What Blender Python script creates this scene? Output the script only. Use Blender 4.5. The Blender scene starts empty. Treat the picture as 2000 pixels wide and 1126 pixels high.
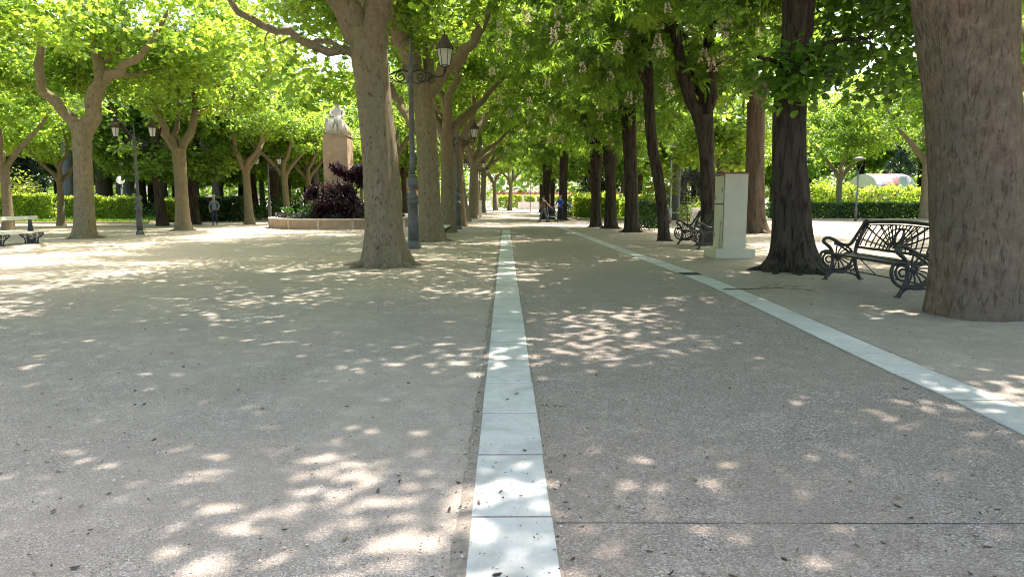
import bpy, math, random
import numpy as np
from mathutils import Vector, Matrix, noise
R = math.radians
PI = math.pi
COL = bpy.context.scene.collection
# ------------------------------------------------------------------ camera model
CAMH, FPX = 1.5, 1400.0
PITCH = math.atan((563 - 389) / FPX)
YAW = -math.atan(13 / FPX) * math.cos(PITCH)
def ray(px, py):
    cx, cy = (px - 1000) / FPX, -(py - 563) / FPX
    x, y, z = cx, math.cos(PITCH) + cy * math.sin(PITCH), -math.sin(PITCH) + cy * math.cos(PITCH)
    c, s = math.cos(YAW), math.sin(YAW)
    return Vector((x * c - y * s, x * s + y * c, z))
def G(px, py, z=0.0):                       # pixel -> point on the ground plane
    d = ray(px, py); t = (z - CAMH) / d.z
    return Vector((d.x * t, d.y * t, z))
def A(px, py, Y):                           # pixel -> point at world depth Y
    d = ray(px, py); t = Y / d.y
    return Vector((d.x * t, Y, CAMH + d.z * t))

def proj(p):                                # world point -> pixel
    c, s_ = math.cos(-YAW), math.sin(-YAW); x, y, z = p[0] * c - p[1] * s_, p[0] * s_ + p[1] * c, p[2] - CAMH
    f = y * math.cos(PITCH) - z * math.sin(PITCH); u = y * math.sin(PITCH) + z * math.cos(PITCH)
    return 1000 + FPX * x / f, 563 - FPX * u / f, f
# sight lines the photograph shows free of leaves: (x0, x1, y0, y1, depth); crowns leave no clump in front of these
CLEAR = [(690, 775, -90, 520, 15.6), (560, 690, 30, 100, 15.0), (840, 900, 50, 140, 21.2), (800, 870, 130, 470, 24.0), (148, 200, 150, 460, 27.0), (100, 150, 190, 250, 26.8), (215, 300, 110, 160, 26.5),
         (1275, 1425, 60, 480, 22.4), (1505, 1590, -90, 72, 14.7), (1508, 1585, 225, 520, 14.7), (1820, 2010, -120, 600, 9.0), (640, 695, 205, 300, 36.5), (1218, 1250, 225, 450, 31.8), (335, 385, 270, 450, 33.2),
         (790, 815, 60, 480, 21.2), (905, 940, 232, 265, 35.0), (1270, 1300, 150, 470, 25.2)]
def blocked(q, r=.45):
    if q[1] < 1.5: return False
    x, y, f = proj(q); k = r * FPX / f
    return any(f < d and x0 - k < x < x1 + k and y0 - k < y < y1 + k for x0, x1, y0, y1, d in CLEAR)

# ------------------------------------------------------------------ object helpers
def tag(o, label=None, cat=None, group=None, kind=None):
    if label: o['label'] = label
    if cat: o['category'] = cat
    if group: o['group'] = group
    if kind: o['kind'] = kind
    return o
def empty(name, loc=(0, 0, 0), rz=0.0, label=None, cat=None, group=None, scale=1.0):
    o = bpy.data.objects.new(name, None); COL.objects.link(o)
    o.location = loc; o.rotation_euler = (0, 0, rz); o.scale = (scale,) * 3
    o.empty_display_size = 0.2
    return tag(o, label, cat, group)
def link(name, me, parent=None):
    o = bpy.data.objects.new(name, me); COL.objects.link(o)
    if parent: o.parent = parent
    return o
def copy_tree(o, parent=None):
    c = o.copy(); COL.objects.link(c); c.parent = parent
    for ch in [x for x in COL.objects if x.parent == o]: copy_tree(ch, c)
    return c
def np_mesh(name, V, faces, mat=None, smooth=True, attrs=None):
    """faces: list of (M,k) int arrays"""
    me = bpy.data.meshes.new(name)
    V = np.asarray(V, dtype=np.float32)
    me.vertices.add(len(V)); me.vertices.foreach_set('co', V.ravel())
    nl = sum(f.size for f in faces); nf = sum(len(f) for f in faces)
    me.loops.add(nl); me.polygons.add(nf)
    me.loops.foreach_set('vertex_index', np.concatenate([f.ravel() for f in faces]).astype(np.int32))
    st = []; s = 0
    for f in faces:
        st.append(s + np.arange(len(f)) * f.shape[1]); s += f.size
    me.polygons.foreach_set('loop_start', np.concatenate(st).astype(np.int32))
    me.update(calc_edges=True)
    me.polygons.foreach_set('use_smooth', np.full(nf, smooth))
    if attrs:
        for k, a in attrs.items():
            at = me.attributes.new(k, 'FLOAT', 'POINT'); at.data.foreach_set('value', np.asarray(a, dtype=np.float32))
    if mat: me.materials.append(mat)
    return me

class MB:
    """collects shapes, builds ONE mesh object"""
    def __init__(s): s.v = []; s.f = []; s.sm = []
    def add(s, vs, fs, smooth=False):
        b = len(s.v); s.v += [tuple(v) for v in vs]; s.f += [tuple(i + b for i in f) for f in fs]; s.sm += [smooth] * len(fs)
        return s
    def box(s, c, d, rz=0.0, M=None, taper=1.0):
        x, y, z = d[0] / 2, d[1] / 2, d[2] / 2
        vs = [Vector((sx * x * (taper if sz > 0 else 1), sy * y * (taper if sz > 0 else 1), sz * z)) for sz in (-1, 1) for sx, sy in ((-1, -1), (1, -1), (1, 1), (-1, 1))]
        m = Matrix.Translation(c) @ Matrix.Rotation(rz, 4, 'Z')
        if M is not None: m = Matrix.Translation(c) @ M.to_4x4()
        return s.add([m @ v for v in vs], [(3, 2, 1, 0), (4, 5, 6, 7), (0, 1, 5, 4), (1, 2, 6, 5), (2, 3, 7, 6), (3, 0, 4, 7)])
    def tube(s, pts, rad, n=8, cap=True, flat=1.0, up=None):
        pts = [Vector(p) for p in pts]
        if not hasattr(rad, '__len__'): rad = [rad] * len(pts)
        vs = []; fs = []; prev = None
        for i, p in enumerate(pts):
            t = (pts[min(i + 1, len(pts) - 1)] - pts[max(i - 1, 0)])
            t = t.normalized() if t.length > 1e-9 else Vector((0, 0, 1))
            if prev is None:
                a = Vector(up) if up else (Vector((0, 0, 1)) if abs(t.z) < .9 else Vector((1, 0, 0)))
            else: a = prev
            u = (a - t * a.dot(t)).normalized(); w = t.cross(u); prev = u
            for k in range(n):
                th = 2 * PI * (k + .5) / n
                vs.append(p + (u * math.cos(th) * flat + w * math.sin(th)) * rad[i])
        m = len(pts)
        for i in range(m - 1):
            for k in range(n):
                fs.append((i * n + k, i * n + (k + 1) % n, (i + 1) * n + (k + 1) % n, (i + 1) * n + k))
        s.add(vs, fs, n > 4)
        if cap:
            b = len(s.v) - len(vs)
            s.f += [tuple(b + k for k in reversed(range(n))), tuple(b + (m - 1) * n + k for k in range(n))]; s.sm += [False, False]
        return s
    def lathe(s, prof, c=(0, 0, 0), n=16, mod=None):
        vs = []; fs = []
        for r, z in prof:
            for k in range(n):
                th = 2 * PI * k / n; rr = r * (mod(th, z) if mod else 1)
                vs.append((c[0] + rr * math.cos(th), c[1] + rr * math.sin(th), c[2] + z))
        m = len(prof)
        for i in range(m - 1):
            for k in range(n):
                fs.append((i * n + k, i * n + (k + 1) % n, (i + 1) * n + (k + 1) % n, (i + 1) * n + k))
        fs += [tuple(reversed(range(n))), tuple((m - 1) * n + k for k in range(n))]
        return s.add(vs, fs, n > 6)
    def prism(s, poly, y0, y1, M=None):
        """poly: list of (u,v) placed in the xz plane, thickness along y"""
        n = len(poly)
        vs = [Vector((u, y0, v)) for u, v in poly] + [Vector((u, y1, v)) for u, v in poly]
        if M is not None: vs = [M @ v for v in vs]
        fs = [tuple(range(n)), tuple(reversed(range(n, 2 * n)))] + [(i, i + n, (i + 1) % n + n, (i + 1) % n) for i in range(n)]
        return s.add(vs, fs)
    def ball(s, c, r, sc=(1, 1, 1), n=12, bump=0, seed=0):
        vs = []; fs = []; m = n // 2 + 1
        for i in range(m + 1):
            ph = PI * i / m
            for k in range(n):
                th = 2 * PI * k / n
                d = Vector((math.sin(ph) * math.cos(th), math.sin(ph) * math.sin(th), math.cos(ph)))
                rr = r * (1 + bump * noise.noise(d * 2.2 + Vector((seed, seed * .7, 0))))
                vs.append((c[0] + d.x * rr * sc[0], c[1] + d.y * rr * sc[1], c[2] + d.z * rr * sc[2]))
        for i in range(m):
            for k in range(n): fs.append((i * n + k, (i + 1) * n + k, (i + 1) * n + (k + 1) % n, i * n + (k + 1) % n))
        return s.add(vs, fs, True)
    def mesh(s, name, mat):
        me = bpy.data.meshes.new(name); me.from_pydata(s.v, [], s.f)
        me.polygons.foreach_set('use_smooth', s.sm)
        import bmesh
        bm = bmesh.new(); bm.from_mesh(me); bmesh.ops.recalc_face_normals(bm, faces=bm.faces); bm.to_mesh(me); bm.free()
        me.materials.append(mat); me.update()
        return me
    def build(s, name, mat, parent=None, bevel=0.0, seg=2):
        o = link(name, s.mesh(name, mat), parent)
        if bevel:
            m = o.modifiers.new('bevel', 'BEVEL'); m.width = bevel; m.segments = seg; m.limit_method = 'ANGLE'; m.angle_limit = R(40)
            m.harden_normals = False
        return o
def bake(o):
    """apply modifiers"""
    dg = bpy.context.evaluated_depsgraph_get()
    me = bpy.data.meshes.new_from_object(o.evaluated_get(dg)); o.modifiers.clear(); o.data = me
    return o

# ------------------------------------------------------------------ materials
class NT:
    def __init__(s, name):
        s.m = bpy.data.materials.new(name); s.m.use_nodes = True
        s.t = s.m.node_tree; s.n = s.t.nodes; s.b = s.n['Principled BSDF']; s.out = s.n['Material Output']
    def new(s, typ, **kw):
        nd = s.n.new(typ)
        for k, v in kw.items():
            if k.startswith('i_'): nd.inputs[k[2:].replace('_', ' ')].default_value = v
            else: setattr(nd, k, v)
        return nd
    def l(s, a, b): s.t.links.new(a, b)
    def coord(s, which='Object', scale=(1, 1, 1)):
        tc = s.new('ShaderNodeTexCoord'); mp = s.new('ShaderNodeMapping'); mp.inputs['Scale'].default_value = scale
        s.l(tc.outputs[which], mp.inputs['Vector']); return mp.outputs['Vector']
    def noise(s, vec, scale, detail=4, rough=.55, out='Fac', dist=0):
        nd = s.new('ShaderNodeTexNoise'); nd.inputs['Scale'].default_value = scale; nd.inputs['Detail'].default_value = detail
        nd.inputs['Roughness'].default_value = rough; nd.inputs['Distortion'].default_value = dist
        s.l(vec, nd.inputs['Vector']); return nd.outputs[out]
    def voro(s, vec, scale, feature='F1', out='Distance'):
        nd = s.new('ShaderNodeTexVoronoi', feature=feature); nd.inputs['Scale'].default_value = scale
        s.l(vec, nd.inputs['Vector']); return nd.outputs[out]
    def ramp(s, fac, stops):
        nd = s.new('ShaderNodeValToRGB'); e = nd.color_ramp.elements
        while len(e) < len(stops): e.new(.5)
        for k, (p, c) in enumerate(stops):
            e[k].position = p; e[k].color = (*c, 1) if hasattr(c, '__len__') else (c, c, c, 1)
        s.l(fac, nd.inputs['Fac']); return nd.outputs['Color']
    def mix(s, fac, a, b, mode='MIX'):
        nd = s.new('ShaderNodeMix', data_type='RGBA', blend_type=mode)
        for sock, v in ((nd.inputs['Factor'], fac), (nd.inputs['A'], a), (nd.inputs['B'], b)):
            pass
        fa = [i for i in nd.inputs if i.name == 'Factor' and i.type == 'VALUE'][0]
        ia = [i for i in nd.inputs if i.name == 'A' and i.type == 'RGBA'][0]
        ib = [i for i in nd.inputs if i.name == 'B' and i.type == 'RGBA'][0]
        for sock, v in ((fa, fac), (ia, a), (ib, b)):
            if isinstance(v, bpy.types.NodeSocket): s.l(v, sock)
            elif hasattr(v, '__len__'): sock.default_value = (*v, 1)
            else: sock.default_value = v
        return [o for o in nd.outputs if o.type == 'RGBA'][0]
    def math(s, op, a, b=0.0):
        nd = s.new('ShaderNodeMath', operation=op)
        for i, v in enumerate((a, b)):
            if isinstance(v, bpy.types.NodeSocket): s.l(v, nd.inputs[i])
            else: nd.inputs[i].default_value = v
        return nd.outputs[0]
    def bump(s, h, dist=.01, strength=1.0, normal=None):
        nd = s.new('ShaderNodeBump'); nd.inputs['Distance'].default_value = dist; nd.inputs['Strength'].default_value = strength
        s.l(h, nd.inputs['Height'])
        if normal: s.l(normal, nd.inputs['Normal'])
        s.l(nd.outputs[0], s.b.inputs['Normal']); return nd.outputs[0]
    def col(s, c):
        if isinstance(c, bpy.types.NodeSocket): s.l(c, s.b.inputs['Base Color'])
        else: s.b.inputs['Base Color'].default_value = (*c, 1)
        return s
    def set(s, rough=.8, metal=0.0, spec=.3):
        s.b.inputs['Roughness'].default_value = rough; s.b.inputs['Metallic'].default_value = metal
        s.b.inputs['Specular IOR Level'].default_value = spec; return s

def mat_leaf(name, cols, trans, tr_w=.5, rough=.33, gloss=.5):
    """cols: ramp of leaf colours driven by the per-leaf attribute; trans: colour of light coming through"""
    m = NT(name)
    at = m.new('ShaderNodeAttribute', attribute_name='rnd')
    c = m.ramp(at.outputs['Fac'], [(i / (len(cols) - 1), k) for i, k in enumerate(cols)])
    oi = m.new('ShaderNodeObjectInfo')
    hs = m.new('ShaderNodeHueSaturation'); m.l(c, hs.inputs['Color'])
    m.l(m.math('ADD', m.math('MULTIPLY', oi.outputs['Random'], .025), .4875), hs.inputs['Hue'])
    m.l(m.math('ADD', m.math('MULTIPLY', oi.outputs['Random'], .35), .82), hs.inputs['Value'])
    m.col(hs.outputs[0]).set(rough, 0, gloss)
    tl = m.new('ShaderNodeBsdfTranslucent')
    t2 = m.mix(.6, trans, hs.outputs[0], 'MIX')
    tc = m.ramp(at.outputs['Fac'], [(.12, tuple(.45 * x for x in trans)), (.5, trans), (.88, (trans[0] * 1.55, trans[1] * 1.3, trans[2] * 1.1))])
    m.l(tc, tl.inputs['Color'])
    mx = m.new('ShaderNodeMixShader'); mx.inputs[0].default_value = tr_w
    m.l(m.b.outputs[0], mx.inputs[1]); m.l(tl.outputs[0], mx.inputs[2]); m.l(mx.outputs[0], m.out.inputs['Surface'])
    return m.m
M = {}
# reflected colours then transmitted colour
M['plane_leaf'] = mat_leaf('plane_leaf', [(.045, .10, .018), (.07, .145, .022), (.11, .19, .03)], (.40, .60, .06), .56)
M['chestnut_leaf'] = mat_leaf('chestnut_leaf', [(.03, .075, .014), (.05, .11, .018), (.085, .15, .025)], (.28, .47, .045), .53)
M['linden_leaf'] = mat_leaf('linden_leaf', [(.03, .085, .018), (.05, .125, .022), (.075, .16, .028)], (.28, .52, .06), .55)
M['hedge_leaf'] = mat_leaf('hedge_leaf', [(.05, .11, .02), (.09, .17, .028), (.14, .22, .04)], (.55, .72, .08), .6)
M['shaded_hedge_leaf'] = mat_leaf('shaded_hedge_leaf', [(.02, .05, .012), (.03, .07, .015), (.05, .10, .02)], (.08, .2, .02), .35)  # hedge leaf copy with shade put into its darker colour
M['conifer_leaf'] = mat_leaf('conifer_leaf', [(.02, .045, .02), (.03, .06, .025), (.045, .08, .03)], (.05, .11, .03), .25)
M['grey_leaf'] = mat_leaf('grey_leaf', [(.05, .055, .05), (.07, .08, .065), (.10, .10, .08)], (.06, .07, .05), .3)
M['yellow_leaf'] = mat_leaf('yellow_leaf', [(.12, .17, .02), (.17, .22, .025), (.22, .27, .03)], (.42, .52, .04), .5)
M['purple_leaf'] = mat_leaf('purple_leaf', [(.018, .008, .012), (.03, .011, .018), (.055, .018, .028)], (.11, .02, .04), .35)
M['grass_blade'] = mat_leaf('grass_blade', [(.05, .11, .015), (.08, .16, .02), (.12, .2, .03)], (.25, .42, .04), .45)

def bark(name, base, light, dark, patch, scale=(1, 1, .35), furrow=.0, cracks=1.0, bumpd=.02):
    m = NT(name); v = m.coord('Object', scale); v0 = m.coord('Object')
    big = m.noise(v0, 1.6, 4, .6)
    c = m.ramp(m.noise(v, 7, 6, .65, dist=.4), [(.3, base), (.62, light)])
    c = m.mix(m.ramp(big, [(.45, 0), (.62, 1)]), c, m.mix(.5, c, patch))
    fl = m.noise(m.coord('Object', (scale[0] * 1.0, scale[1] * 1.0, scale[2] * .9)), 13, 3, .5, dist=.3)
    fk = m.ramp(fl, [(.60, 0), (.67, 1)])
    c = m.mix(m.mix(cracks, (0, 0, 0), fk), c, dark)
    h = m.noise(v, 16, 6, .7, dist=.5)
    if furrow:
        fv = m.coord('Object', (1, 1, .16)); w = m.noise(fv, 11, 5, .62, dist=.8)
        ridge = m.ramp(w, [(.36, 0), (.52, 1)])
        c = m.mix(m.mix(furrow, (1, 1, 1), ridge), dark, c)
        h = m.math('ADD', m.math('MULTIPLY', h, .35), ridge)
    else:
        h = m.math('SUBTRACT', h, m.math('MULTIPLY', fk, .5))
    m.col(c).set(.92, 0, .15); m.bump(h, bumpd, .8)
    return m.m
M['plane_bark'] = bark('plane_bark', (.155, .12, .076), (.235, .188, .12), (.075, .055, .036), (.165, .155, .08), (1.6, 1.6, .7), 0, .8, .012)
M['chestnut_bark'] = bark('chestnut_bark', (.042, .032, .023), (.078, .06, .043), (.011, .008, .006), (.045, .04, .028), (1, 1, .25), .8, .4, .03)
def plate_bark():
    m = NT('giant_bark'); v = m.coord('Object', (1, 1, .62)); v0 = m.coord()
    wv = m.new('ShaderNodeMix', data_type='VECTOR'); wv.inputs[0].default_value = .3
    nz = m.new('ShaderNodeTexNoise'); nz.inputs['Scale'].default_value = 5; nz.inputs['Detail'].default_value = 4; m.l(v, nz.inputs['Vector'])
    m.l(v, wv.inputs[4]); m.l(nz.outputs['Color'], wv.inputs[5])
    crack = m.voro(wv.outputs[1], 9, 'DISTANCE_TO_EDGE'); fine = m.voro(wv.outputs[1], 24, 'DISTANCE_TO_EDGE')
    c = m.ramp(m.noise(v0, 5, 7, .7), [(.3, (.13, .092, .06)), (.5, (.185, .135, .09)), (.7, (.25, .19, .13))])
    c = m.mix(m.ramp(m.noise(v0, 1.3, 4), [(.45, 0), (.65, .6)]), c, (.125, .115, .075))
    c = m.mix(m.ramp(m.noise(v0, 34, 3, .6), [(.60, 0), (.70, .6)]), c, (.22, .18, .14))
    msk = m.ramp(m.noise(v0, 1.7, 3), [(.38, .15), (.6, 1)])
    ck = m.math('MULTIPLY', m.ramp(crack, [(.0, 1), (.045, 0)]), msk)
    c = m.mix(m.math('MULTIPLY', ck, .12), c, (.05, .035, .025))
    vf = m.noise(m.coord('Object', (1.3, 1.3, .3)), 15, 5, .65, dist=.6); c = m.mix(m.ramp(vf, [(.56, 0), (.64, .6)]), c, (.045, .032, .022))
    m.col(c).set(.95, 0, .1)
    h = m.math('ADD', m.math('SUBTRACT', m.noise(v0, 14, 7, .7), m.math('MULTIPLY', ck, .12)), m.math('MULTIPLY', m.ramp(vf, [(.5, 1), (.64, 0)]), .5)); m.bump(h, .03, .9)
    return m.m
M['giant_bark'] = plate_bark()
M['red_bark'] = bark('red_bark', (.10, .068, .048), (.17, .12, .085), (.045, .03, .022), (.13, .1, .07), (1, 1, .25), .5, .5, .03)
M['grey_bark'] = bark('grey_bark', (.12, .115, .12), (.21, .20, .20), (.05, .05, .05), (.16, .15, .14), (1, 1, .3), .3, .5, .02)

# ------------------------------------------------------------------ trees
def frames(path):
    path = np.asarray(path, float); n = len(path)
    T = np.gradient(path, axis=0); T /= np.linalg.norm(T, axis=1)[:, None] + 1e-9
    U = np.zeros_like(T); a = np.array([1., 0, 0]) if abs(T[0, 0]) < .9 else np.array([0, 1., 0])
    for i in range(n):
        u = a - T[i] * a.dot(T[i]); u /= np.linalg.norm(u) + 1e-9; U[i] = u; a = u
    return T, U, np.cross(T, U)
class TubeMesh:
    def __init__(s): s.V = []; s.F = []; s.n = 0
    def tube(s, path, rad, k=6, mod=None):
        path = np.asarray(path, float); T, U, W = frames(path); th = np.arange(k) * 2 * PI / k
        rr = np.asarray(rad, float)[:, None] * np.ones((1, k))
        if mod is not None: rr = mod(path, rr, th)
        V = path[:, None, :] + rr[:, :, None] * (np.cos(th)[None, :, None] * U[:, None, :] + np.sin(th)[None, :, None] * W[:, None, :])
        i = np.arange(len(path) - 1)[:, None] * k; j = np.arange(k)[None, :]; j2 = (j + 1) % k
        F = np.stack([i + j, i + j2, i + k + j2, i + k + j], -1).reshape(-1, 4) + s.n
        s.V.append(V.reshape(-1, 3)); s.F.append(F); s.n += V.shape[0] * k
        # close the far end with a tip vertex collapse
        return s
    def mesh(s, name, mat): return np_mesh(name, np.concatenate(s.V), [np.concatenate(s.F)], mat)
def spline(pts, n):
    """Catmull-Rom through the points (any dimension)"""
    P = np.asarray(pts, float)
    if len(P) == 2: return P[0] + (P[1] - P[0]) * np.linspace(0, 1, n)[:, None]
    Q = np.vstack([2 * P[0] - P[1], P, 2 * P[-1] - P[-2]])
    out = []
    for t in np.linspace(0, len(P) - 1 - 1e-6, n):
        i = int(t); u = t - i; p0, p1, p2, p3 = Q[i:i + 4]
        out.append(.5 * ((2 * p1) + (-p0 + p2) * u + (2 * p0 - 5 * p1 + 4 * p2 - p3) * u * u + (-p0 + 3 * p1 - 3 * p2 + p3) * u ** 3))
    return np.array(out)
def half_leaf(pts, fold):
    V = []; F = []
    for sx in (1, -1):
        b = len(V); V += [(sx * x, y, -fold * x) for x, y in pts]
        f = list(range(b, b + len(pts))); F.append(f if sx > 0 else f[::-1])
    return np.array(V, float), np.array(F)
LEAF = {
    'plane': half_leaf([(0, .02), (.30, -.08), (.33, .14), (.60, .36), (.33, .46), (.27, .66), (0, 1)], .3),
    'linden': half_leaf([(0, .06), (.22, -.02), (.43, .2), (.40, .5), (.2, .8), (0, 1)], .28),
    'simple': half_leaf([(0, 0), (.42, .25), (.34, .7), (0, 1)], .3),
}
def _chestnut():
    V = []; F = []
    for i, a in enumerate((-112, -72, -34, 0, 34, 72, 112)):
        L = (.55, .8, .95, 1, .95, .8, .55)[i]; w = .17 * L; b = len(V); c, s = math.cos(R(a)), math.sin(R(a))
        for x, y, z in ((0, .02, 0), (w, .6 * L, -.1 * L), (0, L, -.42 * L), (-w, .6 * L, -.1 * L)):
            V.append((x * c + y * s, -x * s + y * c, z))
        F.append([b, b + 1, b + 2, b + 3])
    return np.array(V, float), np.array(F)
LEAF['chestnut'] = _chestnut()
def leaves(P, tip, nrm, size, kind, rnd):
    TV, TF = LEAF[kind]; N = len(P); k = len(TV)
    tip = tip / (np.linalg.norm(tip, axis=1)[:, None] + 1e-9)
    X = np.cross(tip, nrm); X /= np.linalg.norm(X, axis=1)[:, None] + 1e-9
    Z = np.cross(X, tip)
    V = P[:, None] + size[:, None, None] * (TV[None, :, 0:1] * X[:, None] + TV[None, :, 1:2] * tip[:, None] + TV[None, :, 2:3] * Z[:, None])
    F = (TF[None] + (np.arange(N) * k)[:, None, None]).reshape(-1, TF.shape[1])
    return V.reshape(-1, 3), F, np.repeat(rnd, k)
def crown_mesh(name, C, CR, lpc, kind, size, mat, rng, droop=.35, flat=.6, upn=1.0):
    """C cluster centres, CR cluster radii, lpc leaves per cluster"""
    n = len(C); N = n * lpc; ci = np.repeat(np.arange(n), lpc)
    d = rng.normal(size=(N, 3)); d /= np.linalg.norm(d, axis=1)[:, None]
    r = rng.random(N) ** .45
    off = d * r[:, None] * CR[ci][:, None]; off[:, 2] *= flat
    P = C[ci] + off
    out = d.copy(); out[:, 2] *= .3
    tip = out + rng.normal(size=(N, 3)) * .5; tip[:, 2] -= droop
    nrm = rng.normal(size=(N, 3)) * .55 + d * .35; nrm[:, 2] += upn
    s = size * (.65 + .7 * rng.random(N))
    tint = rng.random(n)
    rnd = np.clip(.45 * rng.random(N) + .45 * tint[ci] + .1 * r, 0, 1)
    V, F, a = leaves(P, tip, nrm, s, kind, rnd)
    return np_mesh(name, V, [F], mat, False, {'rnd': a})

def make_tree(rng, trunk, limbs, cen, rad, ncl, lpc, kind, size, lmat, bmat, clr=.8, lobes=5, detail=0.0, zmin=None, flare=.5,
              nseg=12, limb_auto=0, gap=.42, droop=.35, extra=None, flare_h=.4, name='tree', low=.55, at=None):
    """trunk: [(x,y,z,r)...] local; limbs: list of the same. Returns (trunk mesh, branches mesh, crown mesh, cluster centres)"""
    trunk = spline(trunk, max(8, int(np.ceil(trunk[-1][2] / .22)))) if detail else spline(trunk, 9)
    limbs = [np.array(l, float) for l in limbs]
    top = trunk[-1]
    for i in range(limb_auto):
        a = 2 * PI * (i + rng.random() * .5) / limb_auto + rng.random() * 6 * 0
        L = rad[2] * (.9 + .5 * rng.random()); o = rad[0] * (.45 + .25 * rng.random())
        st = trunk[-2]
        limbs.append(np.array([[st[0], st[1], st[2], top[3] * .72],
            [top[0] + o * .25 * math.cos(a), top[1] + o * .25 * math.sin(a), top[2] + L * .22, top[3] * .58],
            [top[0] + o * .6 * math.cos(a + .25), top[1] + o * .6 * math.sin(a + .25), top[2] + L * .5, top[3] * .38],
            [top[0] + o * math.cos(a), top[1] + o * math.sin(a), top[2] + L * .95, top[3] * .16]]))
    tm = TubeMesh(); ph = rng.random(6) * 6.28
    sd = float(rng.random() * 50)
    def mod(path, rr, th):
        z = path[:, 2:3]
        fl = np.exp(-np.clip(z, 0, None) / flare_h)
        k = 1 + flare * fl * (1 + .50 * np.cos(lobes * th[None] + ph[0]) + .30 * np.cos((lobes - 2) * th[None] + ph[1]) + .22 * np.cos((2 * lobes + 1) * th[None] + ph[4]))
        k = k + .035 * np.cos(3 * th[None] + ph[2] + z * .6) + .03 * np.cos(5 * th[None] + ph[3] - z * .9)
        if detail:
            for i in range(rr.shape[0]):
                for j in range(rr.shape[1]):
                    q = Vector((math.cos(th[j]) * 1.1, math.sin(th[j]) * 1.1, path[i, 2] * .55 + sd))
                    k[i, j] += detail * (noise.noise(q * 2.0) + .5 * noise.noise(q * 5.0) * (1 + 1.5 * fl[i, 0]))
        return rr * k
    tr = trunk.copy()
    tr[0, 2] -= .06
    tm.tube(tr[:, :3], tr[:, 3], nseg, mod)
    if detail and flare > .15:              # root buttresses running out into the soil
        rr0 = trunk[0, 3]; nr_ = 7
        for k in range(nr_):
            a = 2 * PI * (k + .5 * rng.random()) / nr_ + ph[5]; a2 = a + rng.normal() * .25; e1 = 1.25 + flare * (1.2 + .9 * rng.random())
            P_ = np.array([[.62 * math.cos(a), .62 * math.sin(a), 1.15], [.86 * math.cos(a), .86 * math.sin(a), .55], [1.12 * math.cos(a), 1.12 * math.sin(a), .14], [e1 * math.cos(a2), e1 * math.sin(a2), -.02], [(e1 + .3) * math.cos(a2), (e1 + .3) * math.sin(a2), -.14]])
            P_ = spline(P_ * rr0, 14); q = np.interp(np.linspace(0, 1, 14), [0, .3, .6, .85, 1], [.20, .27, .20, .09, .04]) * rr0
            P_[1:, :2] += rng.normal(size=(13, 2)) * .02 * rr0
            tm.tube(P_, q * (1 + rng.normal(size=14) * .07), 9)
    nodes = []; nrad = []
    for l in limbs:
        s = spline(l, 14 if detail else 8)
        s[:, :3] += rng.normal(size=(len(s), 3)) * np.minimum(.05, s[:, 3:4] * .35) * (np.arange(len(s)) > 0)[:, None]
        s[:, 3] = np.maximum(s[:, 3], .02)
        wob = 1 + rng.normal(size=len(s)) * .06
        tm.tube(s[:, :3], s[:, 3] * wob, max(7, nseg // 2) if s[0, 3] < .2 else nseg)
        q = spline(s, 22); nodes.append(q[4:, :3]); nrad.append(q[4:, 3])
    if not nodes: nodes.append(trunk[-3:, :3]); nrad.append(trunk[-3:, 3])
    nodes = np.concatenate(nodes); nrad = np.concatenate(nrad)
    # cluster centres
    C = []
    cen = np.array(cen, float); rad = np.array(rad, float); off = rng.random(3) * 40
    tries = 0
    while len(C) < ncl and tries < ncl * 30:
        tries += 1
        d = rng.normal(size=3); d /= np.linalg.norm(d); r = rng.random() ** .42
        p = d * r
        if p[2] < 0: p[2] *= low
        q = cen + p * rad
        if zmin and q[2] < zmin: continue
        if noise.noise(Vector((q * .38 + off).tolist())) < gap - .5 - .12: continue
        if at is not None and blocked(q + np.array([at.x, at.y, 0])): continue
        C.append(q)
    C = np.array(C)
    if extra is not None: C = np.vstack([C, extra])
    # connect every cluster to the nearest wood already there
    bm_ = tm
    order = np.argsort(((C[:, None] - nodes[None]) ** 2).sum(-1).min(1))
    for i in order:
        p = C[i]; dd = ((nodes - p) ** 2).sum(1) + (nodes[:, 2] > p[2] + .5) * 1.0; j = int(dd.argmin()); a = nodes[j]; L = float(np.linalg.norm(p - a))
        if L < .15: continue
        r0 = min(nrad[j] * .6, .012 + .013 * L); mid = (a + p) / 2 + rng.normal(size=3) * L * .10; mid[2] += L * .06
        n = 6 if L > 1 else 4
        path = spline([a, mid, p], n); rr = np.linspace(r0, max(.006, r0 * .3), n)
        bm_.tube(path, rr, 5 if r0 > .03 else 4)
        nodes = np.vstack([nodes, path[1:]]); nrad = np.concatenate([nrad, rr[1:]])
    CR = clr * (.7 + .6 * rng.random(len(C)))
    return tm.mesh(name + '_trunk', bmat), None, crown_mesh(name + '_crown', C, CR, lpc, kind, size, lmat, rng, droop), C

def place_tree(tname, meshes, loc, label, group=None, rz=0.0, scale=1.0, cat='tree'):
    e = empty(tname, loc, rz, label, cat, group, scale)
    link('trunk', meshes[0], e)
    if meshes[1]: link('branches', meshes[1], e)
    link('crown', meshes[2], e)
    return e
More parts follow.
